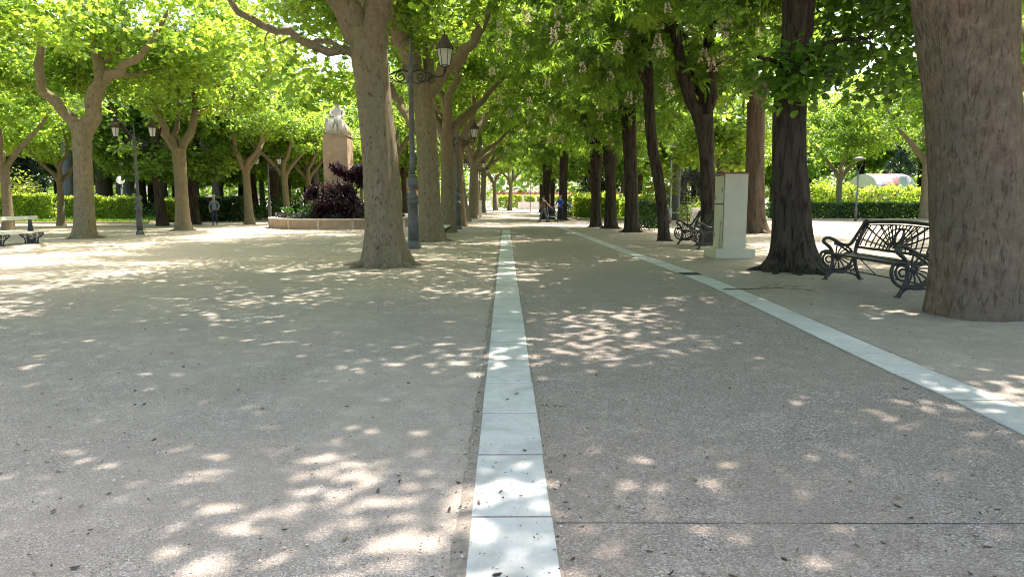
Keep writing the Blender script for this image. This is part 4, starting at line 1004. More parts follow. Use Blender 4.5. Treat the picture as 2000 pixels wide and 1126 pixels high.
hedge(XP(1500, 52.4), XP(1570, 52.4), 52.2, 53.2, 1.15, M['shaded_hedge_leaf'], 'low dark hedge piece right of the reddish tree', n=4500, size=.11, seed=18, rag=.03)
hedge(XP(1570, 58), XP(2110, 58), 58, 60, 2.25, M['hedge_leaf'], 'taller sunlit hedge rising behind the low dark hedge', n=17000, size=.15, seed=9, rag=.14)
# bushes
def bush(px, D, w, h, mat, lab, seed, name='garden_bush', n=26, size=.13, z0=.05):
    e = empty(name, (XP(px, D), D, z0), 0, lab, 'bush'); g = np.random.default_rng(seed)
    d = g.normal(size=(n, 3)); d /= np.linalg.norm(d, axis=1)[:, None]; d[:, 2] = abs(d[:, 2])
    C = d * (g.random(n) ** .5)[:, None] * np.array([w / 2, w / 2.4, h * .85]); link('foliage', crown_mesh('bush_foliage', C, (.3 + .2 * g.random(n)) * max(w, h) / 2.4, 95, 'simple', size, mat, g, .1, .8), e)
    b = MB()
    for k in range(6): c = C[k]; b.tube([(0, 0, 0), (c[0] * .5, c[1] * .5, c[2] * .6), tuple(c)], [.04, .03, .01], 5)
    b.build('stems', M['chestnut_bark'], e)
bush(1375, 50, 4.2, 2.0, M['hedge_leaf'], 'sunlit yellow green shrub behind the far iron bench', 61)
bush(1405, 47, 2.6, 1.5, M['yellow_leaf'], 'bright low shrub just left of the cabinet in the background', 62)
bush(1258, 50, 3.0, 2.2, M['hedge_leaf'], 'sunlit shrub under the fan palm', 63)
bush(1130, 60, 3.4, 2.4, M['shaded_hedge_leaf'], 'shaded shrub right of the man in blue on the lawn', 64)
bush(1790, 66, 5.5, 2.6, M['yellow_leaf'], 'tall yellow green shrub before the pink roofed pavilion', 65, size=.2)
bush(1600, 64, 4.5, 3.8, M['hedge_leaf'], 'tall green shrub right of the furrowed tree in the background', 66, size=.2)
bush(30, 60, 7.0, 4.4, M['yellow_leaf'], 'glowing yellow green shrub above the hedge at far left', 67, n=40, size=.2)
bush(560, 52, 5, 1.6, M['shaded_hedge_leaf'], 'low dark shrub in the wood left of the planter', 68)
bush(1990, 62, 5, 4.0, M['hedge_leaf'], 'green shrub showing right of the massive trunk', 69, size=.2)

# ------------------------------------------------------------------ background trees
DT = gen_plane(71, 3.8, .30, 'simple', 120, 75, .30, (4.6, 4.6, 4.6), 4, .9, 'chestnut_leaf', 'grey_bark', 3.6, 1.1, 2.4, 'wood_tree')
DB = gen_plane(72, 4.4, .32, 'simple', 120, 75, .42, (4.8, 4.8, 5.0), 4, .9, 'plane_leaf', 'chestnut_bark', 4.0, 1.15, 3.0, 'wood_tree_b')
DC = gen_plane(73, 3.4, .30, 'simple', 110, 75, .26, (4.2, 4.2, 4.0), 4, .9, 'plane_leaf', 'red_bark', 3.2, 1.05, 2.4, 'wood_tree_c')
GIANT = gen_plane(74, 7.5, .30, 'simple', 110, 75, .85, (5, 5, 4.5), 4, .8, 'chestnut_leaf', 'red_bark', 3.5, 1.1, 5.5, 'giant_wood')
GREY = gen_plane(75, 8.0, .30, 'simple', 110, 75, .55, (5, 5, 4.5), 4, .8, 'chestnut_leaf', 'grey_bark', 3.5, 1.1, 5.5, 'grey_wood')
spec = [(215, 78, GIANT, 'very thick reddish trunk in the wood above the left hedge'), (146, 74, GREY, 'grey trunk just left of the forked plane tree, beyond the hedge'),
        (262, 69, GREY, 'dark grey trunk right behind the globe lamp'), (287, 66, DB, 'grey trunk just right of the left lamp post'),
        (1410, 44, DC, 'pinkish barked tree rising behind the white cabinet'), (1636, 56, PS, 'small forked tree standing in front of the tall sunlit hedge'),
        (1806, 50.8, PG[1], 'tree with thick grey trunk between low hedge and massive trunk'), (1318, 52, DT, 'grey trunk behind the disc headed lamp'),
        (1150, 66, DC, 'thin dark trunk on the lawn left of the reddish chestnut'), (1216, 64, DT, 'dark thin trunk between the knobbed and the thick chestnut trunks'),
        (540, 55, DB, 'dark trunk behind the slender plane tree'), (430, 57, DT, 'dark tree behind the shaded hedge and walking man')]
for px, D, mm, lab in spec: place_tree('park_tree', mm, Vector((XP(px, D), D, 0)), lab, None, px * .37)
rg = random.Random(17)
def wood(x0, x1, y0_, y1_, n, label, group, kinds, keep=None, dmin=5.2):
    pts = []; t = 0
    while len(pts) < n and t < 4000:
        t += 1; x, y = rg.uniform(x0, x1), rg.uniform(y0_, y1_)
        if all((x - a) ** 2 + (y - b) ** 2 > dmin ** 2 for a, b in pts) and (keep is None or keep(x, y)): pts.append((x, y))
    for x, y in pts: place_tree('wood_tree', rg.choice(kinds), Vector((x, y, 0)), label, group, rg.uniform(0, 6), rg.uniform(.85, 1.25))
wood(-72, -11, 62, 112, 46, 'background tree of the dense park wood at left, behind hedges and planter', 'trees of the left park wood', [DT, DB, DC, DT], lambda x, y: x / y < -.215 and (x / y > -.50 or y > 76))
wood(9, 75, 70, 112, 34, 'background tree of the park garden at right, behind lawn and hedges', 'trees of the right park garden', [DT, DB, DC, DC], lambda x, y: x / y > .085 and not (.41 < x / y < .62) and not (x / y > .4 and y < 78) and not (x < 34 and y > 84))
wood(-26, -8, 70, 125, 9, 'background tree in the gap between the alley trunks', 'trees beyond the square', [DB, DC, PG[0]], lambda x, y: -.20 < x / y < -.10, 7)
wood(46, 75, 20, 58, 9, 'tree at the right side of the park', 'trees at the right side', [DB, DC], lambda x, y: x / y > .78, 6)
for k, (x, y) in enumerate(((13.8, 17.4), (13.5, 8.5), (20.2, 26.0), (27.5, 36.0), (36, 45), (23, 16))):  # off-frame trees added to shade the ground behind the benches
    place_tree('wood_tree', PG[k % 3], Vector((x, y, 0)), 'added off-frame tree right of the benches, shading the gravel', 'added off-frame shade trees at the right', k * 1.7, 1.1)
wood(-60, -30, 24, 56, 9, 'tree beyond the left edge of the square', 'trees left of the square', [PG[0], PG[2], DB], lambda x, y: x / y < -.72, 6.5)
# two plane trees at the plaza mouth
for x, y, lab in ((-1.4, 100, 'plane tree of the plaza, left one of the pale pair at the alley end'), (.6, 98, 'plane tree of the plaza, right one of the pale pair at the alley end'), (-9, 92, 'plane tree of the plaza left of the alley end')):
    place_tree('plane_tree', PS, Vector((x, y, 0)), lab, 'plane trees of the plaza', x, 1.15)
for x, y, s_ in ((44, 103, 1.5), (52, 106, 1.45), (60, 104, 1.5), (36, 108, 1.4), (68, 108, 1.5), (-52, 108, 1.4), (-40, 110, 1.4), (-28, 112, 1.35), (-20, 108, 1.3)): place_tree('wood_tree', DB, Vector((x, y, 0)), 'tall tree closing the far end of the park', 'tall trees at the far end', x, s_)
# conifers
def conifer(px, D, h, w, mat, lab, seed, n=90):
    e = empty('conifer', (XP(px, D), D, 0), 0, lab, 'tree'); g = np.random.default_rng(seed)
    b = MB(); b.tube([(0, 0, 0), (0, 0, h * .5), (0, 0, h)], [.22, .14, .03], 8); b.build('trunk', M['chestnut_bark'], e)
    z = .8 + (h - .8) * g.random(n); a = g.random(n) * 6.28; r = w / 2 * (1 - (z / h) ** 1.5) * (.4 + .7 * g.random(n)); C = np.stack([r * np.cos(a), r * np.sin(a), z], 1)
    link('crown', crown_mesh('conifer_crown', C, .45 + .25 * g.random(n), 110, 'simple', .16, mat, g, 1.2, 1.1, .2), e)
conifer(1352, 57, 8.5, 4.2, M['grey_leaf'], 'greyish drooping conifer behind the double forked chestnut', 81)
conifer(1752, 93, 10, 5, M['conifer_leaf'], 'dark blue green conifer above the pink pavilion', 82)
conifer(1165, 75, 9, 5, M['conifer_leaf'], 'dark conifer far behind the reddish slim chestnut', 83)
conifer(75, 78, 9, 5, M['conifer_leaf'], 'dark conifer in the wood left of the thin young tree', 84)
# fan palm
e = empty('fan_palm', (XP(1283, 46), 46, 0), 0, 'small fan palm in the garden behind the leaning chestnut', 'palm'); g_ = np.random.default_rng(90)
b = MB(); b.tube([(0, 0, 0), (.05, 0, 1.2), (0, 0, 2.5)], [.2, .16, .18], 10); b.build('trunk', M['red_bark'], e)
V = []; F = []; at_ = []
for k in range(34):
    a = g_.random() * 6.28; el = g_.uniform(-.5, 1.3); L = g_.uniform(.7, 1.1); c0 = Vector((0, 0, 2.55)); dr = Vector((math.cos(a) * math.cos(el), math.sin(a) * math.cos(el), math.sin(el))); c = c0 + dr * L
    sd_ = dr.cross(Vector((0, 0, 1))).normalized(); up_ = sd_.cross(dr)
    for j in range(15):
        t = R(-80 + 160 * j / 14); tp = c + (dr * math.cos(t) + sd_ * math.sin(t)) * .62 + Vector((0, 0, -.16)); w = (sd_ * math.cos(t) - dr * math.sin(t)) * .035; mid = (c + tp) / 2 + Vector((0, 0, .04))
        q = len(V); V += [tuple(c), tuple(mid + w), tuple(tp), tuple(mid - w)]; F.append([q, q + 1, q + 2, q + 3]); at_ += [g_.random()] * 4
    q = len(V); V += [tuple(c0 + sd_ * .02), tuple(c + sd_ * .01), tuple(c - sd_ * .01), tuple(c0 - sd_ * .02)]; F.append([q, q + 1, q + 2, q + 3]); at_ += [.5] * 4
link('crown', np_mesh('palm_crown', V, [np.array(F)], M['yellow_leaf'], False, {'rnd': at_}), e)
# far woods: one mass nobody could count
g_ = np.random.default_rng(99); n = 2400
C = np.stack([g_.uniform(-230, 230, n), g_.uniform(134, 165, n), 17 * g_.random(n) ** .8], 1)
sideL = np.stack([g_.uniform(-120, -78, 700), g_.uniform(20, 134, 700), 15 * g_.random(700)], 1); sideR = np.stack([g_.uniform(84, 130, 700), g_.uniform(15, 134, 700), 15 * g_.random(700)], 1)
C = np.vstack([C, sideL, sideR])
o = link('far_woods', crown_mesh('far_woods', C, 2.2 + 1.4 * g_.random(len(C)), 34, 'simple', .95, M['chestnut_leaf'], g_, .2, .8)); tag(o, kind='stuff')
# undergrowth of the left wood
n = 260; C = np.stack([g_.uniform(-66, -12, n), g_.uniform(56, 92, n), 1.1 * g_.random(n)], 1); C = C[(C[:, 0] / C[:, 1] < -.27)]
o = link('undergrowth', crown_mesh('undergrowth', C, .9 + .6 * g_.random(len(C)), 60, 'simple', .22, M['shaded_hedge_leaf'], g_, .1, .7)); tag(o, kind='stuff')

# ------------------------------------------------------------------ far plaza
e = empty('pergola', (-1.2, 106, 0), 0, 'red roofed pergola on white posts across the end of the alley', 'pergola')
for k in range(12):
    b = MB(); b.box((k * 1.9, 0, 1.1), (.32, .32, 2.2)); b.box((k * 1.9, 0, .12), (.42, .42, .24)); b.build('post', M['white_wall'], e, bevel=.02)
b = MB(); b.box((10.4, -.1, 2.36), (22, .16, .2)); b.box((10.4, 2.2, 2.36), (22, .16, .2))
for k in range(44): b.box((-.4 + k * .5, 1.05, 2.56), (.08, 2.9, .10))
b.build('beam', M['red_paint'], e)
e = empty('plaza_wall', (2.4, 110, 0), 0, 'low white wall behind the pergola posts', 'wall'); b = MB(); b.box((4, 0, .5), (9, .3, 1.0)); b.box((4, 0, 1.04), (9.1, .4, .08)); b.build('masonry', M['white_wall'], e)
hedge(-2, 22, 112, 113.5, 1.9, M['hedge_leaf'], 'pale hedge beyond the pergola at the alley end', n=9000, size=.25, seed=30)
e = empty('white_kiosk', (-15.5, 86, 0), 0, 'long white kiosk with blue notices seen between the first two alley trunks', 'kiosk')
b = MB(); b.box((2.8, 2, 1.25), (7.6, 4, 2.5)); b.build('wall', M['white_wall'], e)
b = MB(); b.box((2.8, 1.95, 2.62), (8.2, 4.6, .22)); b.build('roof', M['red_paint'], e)
for x in (1.4, 2.6, 5.0):
    b = MB(); b.box((x, -.03, 1.3), (.9, .06, 1.0)); f = b.build('notice', M['white_wall'], e, bevel=.01); b = MB(); b.box((x, -.075, 1.3), (.76, .03, .82)); b.build('poster', M['blue_panel'], f)
b = MB(); b.box((4, -.04, 1.05), (.9, .08, 2.1)); b.build('door', M['iron_grey'], e)
e = empty('stone_column', (-7.1, 62, 0), 0, 'tall pale stone column beyond the third alley trunk', 'column')
b = MB(); b.box((0, 0, .35), (1.3, 1.3, .7)); b.box((0, 0, .78), (1.1, 1.1, .16)); b.build('base', M['cap_stone'], e, bevel=.02); b = MB(); b.lathe([(.36, .86), (.34, 2.6), (.30, 3.6), (.4, 3.7), (.4, 3.85)], n=16); b.build('shaft', M['tan_stone'], e)
# white post in the alley row
e = empty('white_post', G(938, 425), 0, 'slim white post with flat cap among the far alley trunks', 'post')
b = MB(); b.box((0, 0, .68), (.24, .12, 1.36)); b.build('shaft', M['white_wall'], e, bevel=.01); b = MB(); b.box((0, 0, 1.39), (.34, .2, .05)); b.build('cap', M['white_wall'], e, bevel=.01)
# thin plaza lamp pole
e = empty('slim_post', (3.05, 88, 0), 0, 'slim dark pole standing on the sunny plaza', 'post'); b = MB(); b.lathe([(.09, 0), (.09, .15), (.05, .2), (.04, 3.6), (.05, 3.62)], n=8); b.build('pole', M['iron_grey'], e)
b = MB(); b.lathe([(.04, 3.62), (.22, 3.7), (.24, 3.8), (.05, 3.9)], n=10); b.build('head', M['iron_grey'], e)
# scooters parked on the plaza
def scooter(loc, rz, lab):
    e = empty('parked_scooter', loc, rz, lab, 'scooter', 'scooters parked on the plaza')
    for y in (-.6, .62):
        b = MB(); b.tube([(0, y + .24 * math.cos(a), .26 + .24 * math.sin(a)) for a in [2 * PI * k / 16 for k in range(17)]], .055, 8); b.build('wheel', M['rubber'], e)
    b = MB(); b.tube([(0, -.62, .36), (0, -.35, .55), (0, .1, .48), (0, .25, .30), (0, .5, .28)], [.12, .2, .17, .1, .1], 10); b.build('body', M['black_fabric'], e)
    b = MB(); b.tube([(0, -.55, .78), (0, -.2, .80), (0, .08, .76)], [.10, .13, .1], 10); b.build('seat', M['rubber'], e)
    b = MB(); b.tube([(0, .66, .26), (0, .52, .7), (0, .45, 1.0)], [.05, .08, .04], 8); b.tube([(-.3, .38, 1.05), (0, .45, 1.0), (.3, .38, 1.05)], .018, 6); b.prism([(-.18, .35), (.18, .35), (.2, .95), (-.2, .95)], .50, .54); b.build('handlebar', M['alu'], e)
scooter((-4.2, 92, 0), .5, 'dark scooter parked on the sunny plaza, left one'); scooter((-3.0, 93, 0), .2, 'dark scooter parked on the sunny plaza, right one')

# pink canvas pavilion; white glare put into the pale roof ends as colour
e = empty('canvas_pavilion', (XP(1705, 84), 84, 0), 0, 'pink domed canvas pavilion with painted white glare beyond the tall hedge', 'pavilion')
def vault(x0, x1, mat, name):
    b = MB(); n = 16; pts = [(3.4 * math.cos(PI * i / n), 2.9 + 1.5 * math.sin(PI * i / n)) for i in range(n + 1)]
    vs = [(x, u, v) for x in (x0, x1) for u, v in pts]; fs = [(i, i + 1, n + 2 + i, n + 1 + i) for i in range(n)] + [tuple(range(n + 1)), tuple(range(n + 1, 2 * n + 2))]
    b.add(vs, fs); o = b.build(name, mat, e)
vault(-1.5, -.9, M['glare_canvas'], 'roof'); vault(-.89, 1.6, M['pink_canvas'], 'roof'); vault(1.61, 2.8, M['glare_canvas'], 'roof')
b = MB(); b.box((.75, 0, 1.45), (4.5, 6.6, 2.9)); b.build('wall', M['pink_canvas'], e)
b = MB(); b.box((-.6, -3.5, 1.5), (.4, .3, 3.4), taper=.6); b.box((1.3, -3.5, 2.0), (1.3, .3, 4.0), taper=.6); b.build('pillar', M['white_wall'], e)

# disc headed garden lamps and globe lamp
def disc_lamp(px, D, lab, h, hm):
    e = empty('garden_lamp', (XP(px, D), D, 0), 0, lab, 'street lamp', 'disc headed garden lamps')
    b = MB(); b.lathe([(.09, 0), (.09, .9), (.055, .95), (.05, h - .85)], n=12); b.build('pole', M['alu' if hm else 'iron_grey'], e)
    b = MB()
    for s in (-1, 1): b.tube([(0, 0, h - .9), (s * .12, 0, h - .6), (s * .3, 0, h - .08)], .022, 6)
    b.build('bracket', M['iron_grey'], e)
    b = MB(); b.lathe([(.30, h - .10), (.385, h - .05), (.37, h + .03), (.24, h + .12), (.05, h + .15)], n=24); b.build('lamp_head', M['alu' if hm else 'iron_grey'], e)
disc_lamp(1308, 45, 'disc headed grey lamp on V bracket behind the leaning chestnut', 4.75, True)
disc_lamp(1671, 49, 'dark disc headed lamp in front of the pink pavilion', 4.2, False)
e = empty('globe_lamp', (XP(247, 53.8), 53.8, 0), 0, 'white globe lamp on a thin pole above the left hedge', 'street lamp')
b = MB(); b.lathe([(.07, 0), (.045, .3), (.04, 2.62)], n=8); b.build('pole', M['iron_grey'], e); b = MB(); b.ball((0, 0, 2.9), .29, n=20); b.build('globe', M['glass'], e)
# small white box on the lawn edge, hoop fence
e = empty('utility_box', (XP(1351, 37.5), 37.5, 0), 0, 'small white metal box standing behind the far iron bench', 'utility box')
b = MB(); b.box((.27, .2, .5), (.54, .4, 1.0)); b.build('housing', M['white_wall'], e, bevel=.015); b = MB(); b.box((.27, -.008, .5), (.44, .02, .82)); b.build('door', M['pale_slat'], e, bevel=.006); b = MB(); b.box((.27, .2, 1.02), (.6, .46, .05)); b.build('lid', M['white_wall'], e, bevel=.01)
e = empty('hoop_fence', (XP(1304, 36.8), 36.8, 0), 0, 'thin dark wire hoop fence behind the far iron bench', 'fence')
for k in range(7):
    b = MB(); b.tube([(k * .26, 0, 0), (k * .26, 0, .55), (k * .26 + .1, 0, .78), (k * .26 + .25, 0, .82), (k * .26 + .4, 0, .78), (k * .26 + .5, 0, .55), (k * .26 + .5, 0, 0)], .011, 5); b.build('hoop', M['iron_black'], e)
b = MB(); b.tube([(0, 0, 0), (0, 0, 1.15)], .025, 6); b.tube([(1.0, 0, 0), (1.0, 0, 1.05)], .02, 6); b.build('post', M['iron_black'], e)
# grate in the right strip and the fallen twig
gp = G(1326, 534.5); i_ = int(np.argmin(((rs - np.array([gp.x, gp.y])) ** 2).sum(1))); dd = rs[i_ + 1] - rs[i_ - 1]
e = empty('drain_grate', (float(rs[i_][0]), float(rs[i_][1]), .018), -math.atan2(dd[0], dd[1]), 'small dark iron drain grate set in the right stone strip', 'drain grate')
b = MB(); b.box((0, 0, .001), (.40, .46, .004)); b.build('frame', M['iron_black'], e)
b = MB()
for k in range(8): b.box((0, -.19 + k * .054, .006), (.36, .02, .006))
b.build('bars', M['iron_black'], e)
b = MB(); rgt = random.Random(2)
tw = [G(x, y) for x, y in ((1413, 569.5), (1445, 569), (1480, 566), (1512, 564), (1545, 568), (1592, 571))]; tw = [p + Vector((0, 0, .025 + rgt.uniform(-.005, .02))) for p in tw]
b.tube(tw, [.008, .007, .006, .005, .004, .002], 6)
for i, (x, y) in ((2, (1520, 558)), (3, (1530, 553)), (3, (1560, 563)), (4, (1575, 562)), (4, (1600, 577)), (1, (1462, 574))):
    q = G(x, y) + Vector((0, 0, .04)); b.tube([tw[i], (tw[i] + q) / 2 + Vector((0, 0, .02)), q], [.004, .003, .0015], 5)
tag(b.build('fallen_twig', M['chestnut_bark']), 'thin bare fallen twig lying across the right stone strip', 'twig')

# ------------------------------------------------------------------ people
def person(loc, rz, lab, H_, cloth, legs, hair, hands, shirt_r=1.0, headyaw=0, bald=False, sleeves=1.0, hat=False, glasses=False, lean=0.0):
    """hands: ((elbow),(hand)) for each side in local metres, figure faces -Y"""
    e = empty('person', loc, rz, lab, 'person'); k = H_ / 1.72; S = lambda *p: tuple(v * k for v in p)
    hip = (0, 0, .93); ch = (0, -.01 - lean, 1.18); sh = (0, -.01 - lean * 1.6, 1.40); nk = (0, -.03 - lean * 1.8, 1.50); hd = (0, -.05 - lean * 2, 1.62)
    L = legs
    pts = [S(*hip, .125, .10), S(*ch, .125, .095), S(*sh, .12, .085), S(*nk, .05), S(hd[0], hd[1], hd[2] - .04, .072, .085), S(hd[0], hd[1] + .005, hd[2] + .04, .08, .092)]
    ed = [(0, 1), (1, 2), (2, 3), (3, 4), (4, 5)]; n = 6
    for s, (kn, an, toe) in zip((-1, 1), L):
        pts += [S(s * .09, 0, .86, .085), S(*kn, .058), S(*an, .038), S(*toe, .033)]; ed += [(0, n), (n, n + 1), (n + 1, n + 2), (n + 2, n + 3)]; n += 4
    arms = []
    for s, (el, ha) in zip((-1, 1), hands):
        d = (Vector(ha) - Vector(el)).normalized(); h2 = Vector(ha) + d * .08
        pts += [S(s * .175, sh[1], 1.39, .055), S(*el, .04), S(*ha, .027), S(*h2, .030, .018)]; ed += [(2, n), (n, n + 1), (n + 1, n + 2), (n + 2, n + 3)]; arms.append((el, ha, h2, d)); n += 4
        for f in range(5):
            off = Vector((.022 * (f - 2) * .8, 0, 0)) if abs(d.x) < .8 else Vector((0, .022 * (f - 2) * .8, 0))
            p1 = h2 + off * .8 + d * .02; p2 = h2 + off + d * (.075 - .008 * abs(f - 2)) + Vector((0, -.012, -.01))
            if f == 4: p1 = Vector(ha) + off * 1.4 + d * .03; p2 = p1 + d * .045 + off * .6
            pts += [S(*p1, .0095), S(*p2, .008)]; ed += [(n - 1 - 2 * f, n), (n, n + 1)]; n += 2
    skin('body', pts, ed, M['skin'], e, 2)
    # shirt
    c = [S(0, 0, .84, .150, .128), S(0, 0, .95, .152, .128), S(*ch, .150 * shirt_r, .122 * shirt_r), S(sh[0], sh[1], 1.39, .145, .105), S(nk[0], nk[1], 1.46, .075, .07)]; ce = [(0, 1), (1, 2), (2, 3), (3, 4)]; n = 5
    for s, (el, ha) in zip((-1, 1), hands):
        q = Vector(el).lerp(Vector(ha), max(0, sleeves * 2 - 1) * .9) if sleeves > .5 else Vector((s * .175, sh[1], 1.39)).lerp(Vector(el), sleeves * 2)
        c += [S(s * .18, sh[1], 1.385, .075), S(*Vector((s * .175, sh[1], 1.39)).lerp(Vector(el), .95 if sleeves > .5 else sleeves), .06), S(*q, .052)]; ce += [(3, n), (n, n + 1), (n + 1, n + 2)]; n += 3
    skin('shirt', c, ce, M[cloth[0]], e, 2)
    t = [S(0, 0, 1.0, .135, .112), S(0, 0, .86, .142, .118)]; te = [(0, 1)]; n = 2
    for s, (kn, an, toe) in zip((-1, 1), L): t += [S(s * .095, 0, .80, .10), S(*kn, .078), S(an[0], an[1], an[2] + .02, .064)]; te += [(1, n), (n, n + 1), (n + 1, n + 2)]; n += 3
    skin('trousers', t, te, M[cloth[1]], e, 2)
    for kn, an, toe in L:
        v = Vector(toe) - Vector(an); b = MB(); a0 = Vector(an) * k; t0 = Vector(toe) * k; b.tube([a0 + Vector((0, .05, -.04)), a0 + Vector((0, 0, -.035)), (a0 + t0) / 2 + Vector((0, 0, -.01)), t0 + Vector((0, -.03, 0))], [.045, .052, .047, .03], 8); b.build('shoe', M['shoe'], e)
    # head details
    hc = Vector(hd) * k; Rm = Matrix.Rotation(headyaw, 3, 'Z')
    b = MB(); hr = .098 * k
    vs = []
    b.ball((0, .018, .035), hr, (.98, 1.05, 1.02), 16, .05, 3)
    o = b.build('hair', M[hair], e); o.location = hc
    # carve the face side: push front low vertices inward
    for v in o.data.vertices:
        if v.co.y < -.02 and v.co.z < (.10 if bald else .075) * k: v.co.y = max(v.co.y, -.02)
        if bald and v.co.z > .07: v.co.z = .07 + (v.co.z - .07) * .3
    o.rotation_euler.z = headyaw
    b = MB(); b.tube([(0, -.085, .03), (0, -.108, .0), (0, -.09, -.005)], [.008, .014, .01], 6)
    for s in (-1, 1): b.ball((s * .078, .0, .01), .02, (.45, .8, 1.3), 8)
    o = b.build('face', M['skin'], e); o.location = hc; o.rotation_euler.z = headyaw
    b = MB()
    for s in (-1, 1): b.ball((s * .032, -.083, .028), .011, (1.3, .6, .7), 8)
    b.box((0, -.088, -.045), (.045, .008, .007)); o = b.build('eyes', M['hair_dark'], e); o.location = hc; o.rotation_euler.z = headyaw
    if hat:
        b = MB(); b.lathe([(.16, .075), (.165, .085), (.10, .10), (.098, .15), (.07, .185), (.01, .19)], n=18); o = b.build('hat', M['pale_slat'], e); o.location = hc
    if glasses:
        b = MB()
        for s in (-1, 1): b.tube([(s * .034 + .024 * math.cos(a), -.094, .028 + .018 * math.sin(a)) for a in [2 * PI * q / 10 for q in range(11)]], .003, 4); b.tube([(s * .058, -.092, .03), (s * .08, 0, .03)], .003, 4)
        o = b.build('glasses', M['iron_black'], e); o.location = hc; o.rotation_euler.z = headyaw
    return e
gw = G(1062, 434); gm = G(1094, 431.5); ps = G(1078, 433.5)
# woman: turned to the left, one arm reaching back to the pushchair
person(gw, R(-60), 'woman in brown patterned blouse and grey jeans reaching to the pushchair', 1.70, ('brown_print', 'denim'),
       (((-.12, -.16, .50), (-.14, -.22, .09), (-.15, -.36, .03)), ((.11, .08, .50), (.12, .24, .10), (.12, .11, .03))), 'hair_dark',
       (((-.25, -.04, 1.13), (-.24, -.16, .92)), ((.34, .10, 1.17), (.42, .30, 1.0))), headyaw=R(-25), sleeves=.45)
person(gm, R(-35), 'man in long sleeved blue shirt and glasses holding the pushchair handle', 1.78, ('blue_shirt', 'navy'),
       (((-.10, -.08, .50), (-.11, -.03, .09), (-.12, -.18, .03)), ((.10, .02, .50), (.11, .12, .09), (.12, -.02, .03))), 'hair_grey',
       (((-.26, -.08, 1.15), (-.20, -.33, 1.04)), ((.25, -.08, 1.15), (.14, -.34, 1.04))), shirt_r=1.15, bald=True, glasses=True, headyaw=R(-10))
person(G(420, 439), R(15), 'man in grey blue shirt, dark trousers and pale hat walking at the left', 1.68, ('grey_shirt', 'navy'),
       (((-.09, -.12, .50), (-.09, -.10, .09), (-.10, -.25, .03)), ((.09, -.02, .50), (.10, .14, .11), (.10, .0, .04))), 'hair_grey',
       (((-.27, .06, 1.14), (-.25, .02, .90)), ((.28, -.02, 1.14), (.22, -.18, .98))), hat=True, sleeves=.9)
# pushchair
e = empty('pushchair', ps, R(8), 'dark pushchair with pale frame between the woman and the man', 'pushchair')
for s in (-1, 1):
    b = MB(); b.tube([(s * .24, .42, 1.04), (s * .24, .22, .78), (s * .26, -.05, .42), (s * .27, -.36, .12)], .016, 8); b.tube([(s * .26, .0, .50), (s * .28, .36, .12)], .015, 8); b.build('frame_side', M['alu'], e)
    for y in (-.36, .36):
        b = MB(); b.tube([(s * .29, y + .11 * math.cos(a), .13 + .11 * math.sin(a)) for a in [2 * PI * q / 14 for q in range(15)]], .022, 6); w_ = b.build('wheel', M['rubber'], e)
        b = MB(); b.tube([(s * .27, y, .13), (s * .31, y, .13)], .04, 8); b.tube([(s * .29, y - .1, .13), (s * .29, y + .1, .13)], .008, 4); b.tube([(s * .29, y, .03), (s * .29, y, .23)], .008, 4); b.build('hub', M['alu'], w_)
b = MB(); b.tube([(-.24, .42, 1.04), (0, .45, 1.06), (.24, .42, 1.04)], .02, 8); b.build('handle', M['rubber'], e)
b = MB(); b.tube([(-.2, -.2, .45), (0, -.22, .44), (.2, -.2, .45)], [.05, .06, .05], 8); b.box((0, .0, .46), (.42, .42, .07)); b.box((0, .2, .68), (.40, .08, .45), M=Matrix.Rotation(R(-15), 3, 'X')); b.build('seat', M['black_fabric'], e, bevel=.02)
b = MB(); n = 8; vs = []
for i in range(n + 1):
    a = PI * .05 + PI * .55 * i / n
    for x in (-.22, .22): vs.append((x, .22 - .30 * math.sin(a) * .9, .80 + .26 * math.cos(a) - .06))
b.add(vs, [(2 * i, 2 * i + 1, 2 * i + 3, 2 * i + 2) for i in range(n)], True); o = b.build('hood', M['black_fabric'], e); mm_ = o.modifiers.new('s', 'SOLIDIFY'); mm_.thickness = .02
b = MB(); b.box((0, .08, .24), (.40, .42, .16), taper=1.1); b.build('basket', M['black_fabric'], e, bevel=.03)

# blossom candles: on the chestnut crowns, kept where the camera side of the crown is open
bpy.context.view_layer.update(); dg = bpy.context.evaluated_depsgraph_get(); scn = bpy.context.scene
cand = []
for e in TR_DONE:
    if e.name.startswith('horse_chestnut') and 12 < e.location.y < 60:
        C = [t for t in TREES if (t[2] - e.location).length < .01][0][1][3]
        for c in C:
            for _ in range(7):
                q = Vector(c.tolist()) + Vector((fr.uniform(-.9, .9), fr.uniform(-.9, .9), fr.uniform(-.6, .5)))
                w = e.location + Matrix.Rotation(e.rotation_euler.z, 3, 'Z') @ q * e.scale.x
                x, y, f = proj(w)
                if 955 < x < 1510 and 5 < y < 300 - max(0, x - 1250) * .35: cand.append((x, y, f, e, q, w))
fr.shuffle(cand); kept = []; cnt = {}; org = Vector((0, 0, CAMH))
for x, y, f, e, q, w in cand:
    if len(kept) >= 85: break
    if any((x - a) ** 2 + (y - b_) ** 2 < 17 ** 2 for a, b_ in kept): continue
    if fr.random() < y / 420: continue
    ok = True
    for dz in (.05, .22):
        tgt = w + Vector((0, 0, dz)); d = tgt - org; L = d.length
        if scn.ray_cast(dg, org, d.normalized(), distance=L - .02)[0]: ok = False; break
    if not ok: continue
    kept.append((x, y))
    o = link('flower_spike', fr.choice(FL), e); o.location = q; s = min(2.0, max(1.0, 27 * f / FPX / .26)) * fr.uniform(.75, 1.2) / e.scale.x
    o.scale = (s, s, s); o.rotation_euler = (fr.uniform(-.3, .3), fr.uniform(-.3, .3), fr.uniform(0, 6.28))
print('flowers', len(kept))
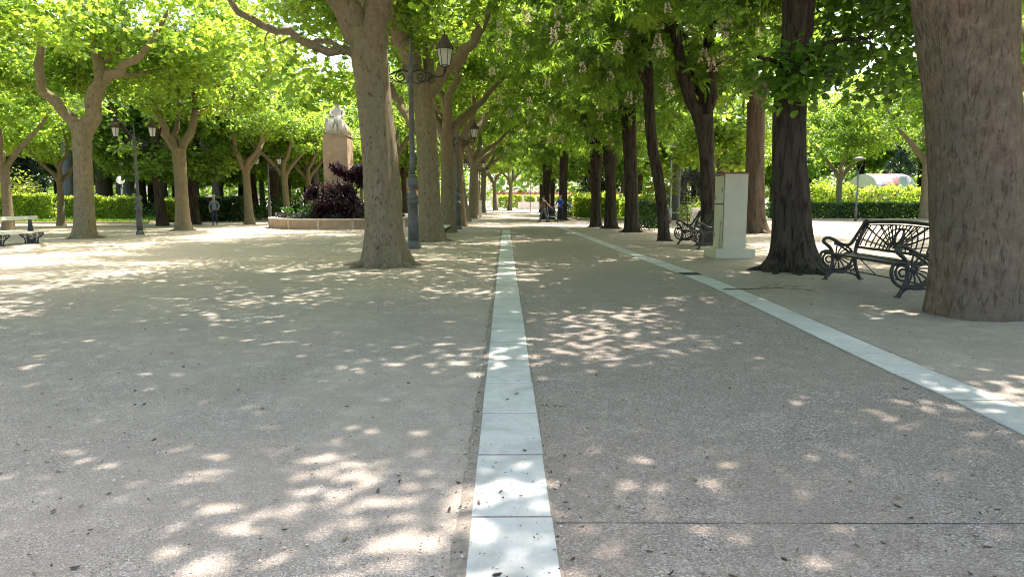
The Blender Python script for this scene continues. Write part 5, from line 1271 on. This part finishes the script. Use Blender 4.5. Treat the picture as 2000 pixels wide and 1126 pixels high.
# ------------------------------------------------------------------ camera, light, render
cam = bpy.data.cameras.new('camera'); co = bpy.data.objects.new('camera', cam); COL.objects.link(co)
cam.sensor_width = 36; cam.lens = 36 * FPX / 2000; cam.clip_start = .05; cam.clip_end = 2000
co.location = (0, 0, CAMH); co.rotation_euler = (PI / 2 - PITCH, 0, YAW)
bpy.context.scene.camera = co
SUN_EL, SUN_AZ = R(61), R(40)               # azimuth clockwise from +Y
w = bpy.data.worlds.new('World'); bpy.context.scene.world = w; w.use_nodes = True
bg = w.node_tree.nodes['Background']; sky = w.node_tree.nodes.new('ShaderNodeTexSky'); sky.sky_type = 'NISHITA'; sky.sun_disc = False
sky.sun_elevation = SUN_EL; sky.sun_rotation = SUN_AZ; sky.air_density = .75; sky.dust_density = 4.0; sky.ozone_density = 1.0
w.node_tree.links.new(sky.outputs[0], bg.inputs[0]); bg.inputs[1].default_value = .15
sl = bpy.data.lights.new('sun', 'SUN'); sl.energy = SUN_E = 2.4; sl.angle = R(.53); sl.color = (1, .93, .82)
so = bpy.data.objects.new('sun', sl); COL.objects.link(so)
sd = Vector((math.sin(SUN_AZ) * math.cos(SUN_EL), math.cos(SUN_AZ) * math.cos(SUN_EL), math.sin(SUN_EL)))
so.rotation_euler = sd.to_track_quat('Z', 'Y').to_euler(); so.location = (0, 0, 40)
sc = bpy.context.scene
sc.view_settings.view_transform = 'Standard'; sc.view_settings.look = 'None'; sc.view_settings.gamma = 1; sc.view_settings.exposure = EXPO = 2.58
sc.render.engine = 'CYCLES'
c = sc.cycles; c.max_bounces = 8; c.diffuse_bounces = 5; c.transmission_bounces = 6; c.glossy_bounces = 2; c.transparent_max_bounces = 6
c.use_denoising = True; c.denoiser = 'OPENIMAGEDENOISE'; c.denoising_input_passes = 'RGB_ALBEDO_NORMAL'; c.denoising_prefilter = 'NONE'
c.use_adaptive_sampling = True; c.adaptive_threshold = .012; c.caustics_reflective = False; c.caustics_refractive = False
c.sample_clamp_indirect = 6; c.filter_width = 1.1
sc.render.use_persistent_data = False
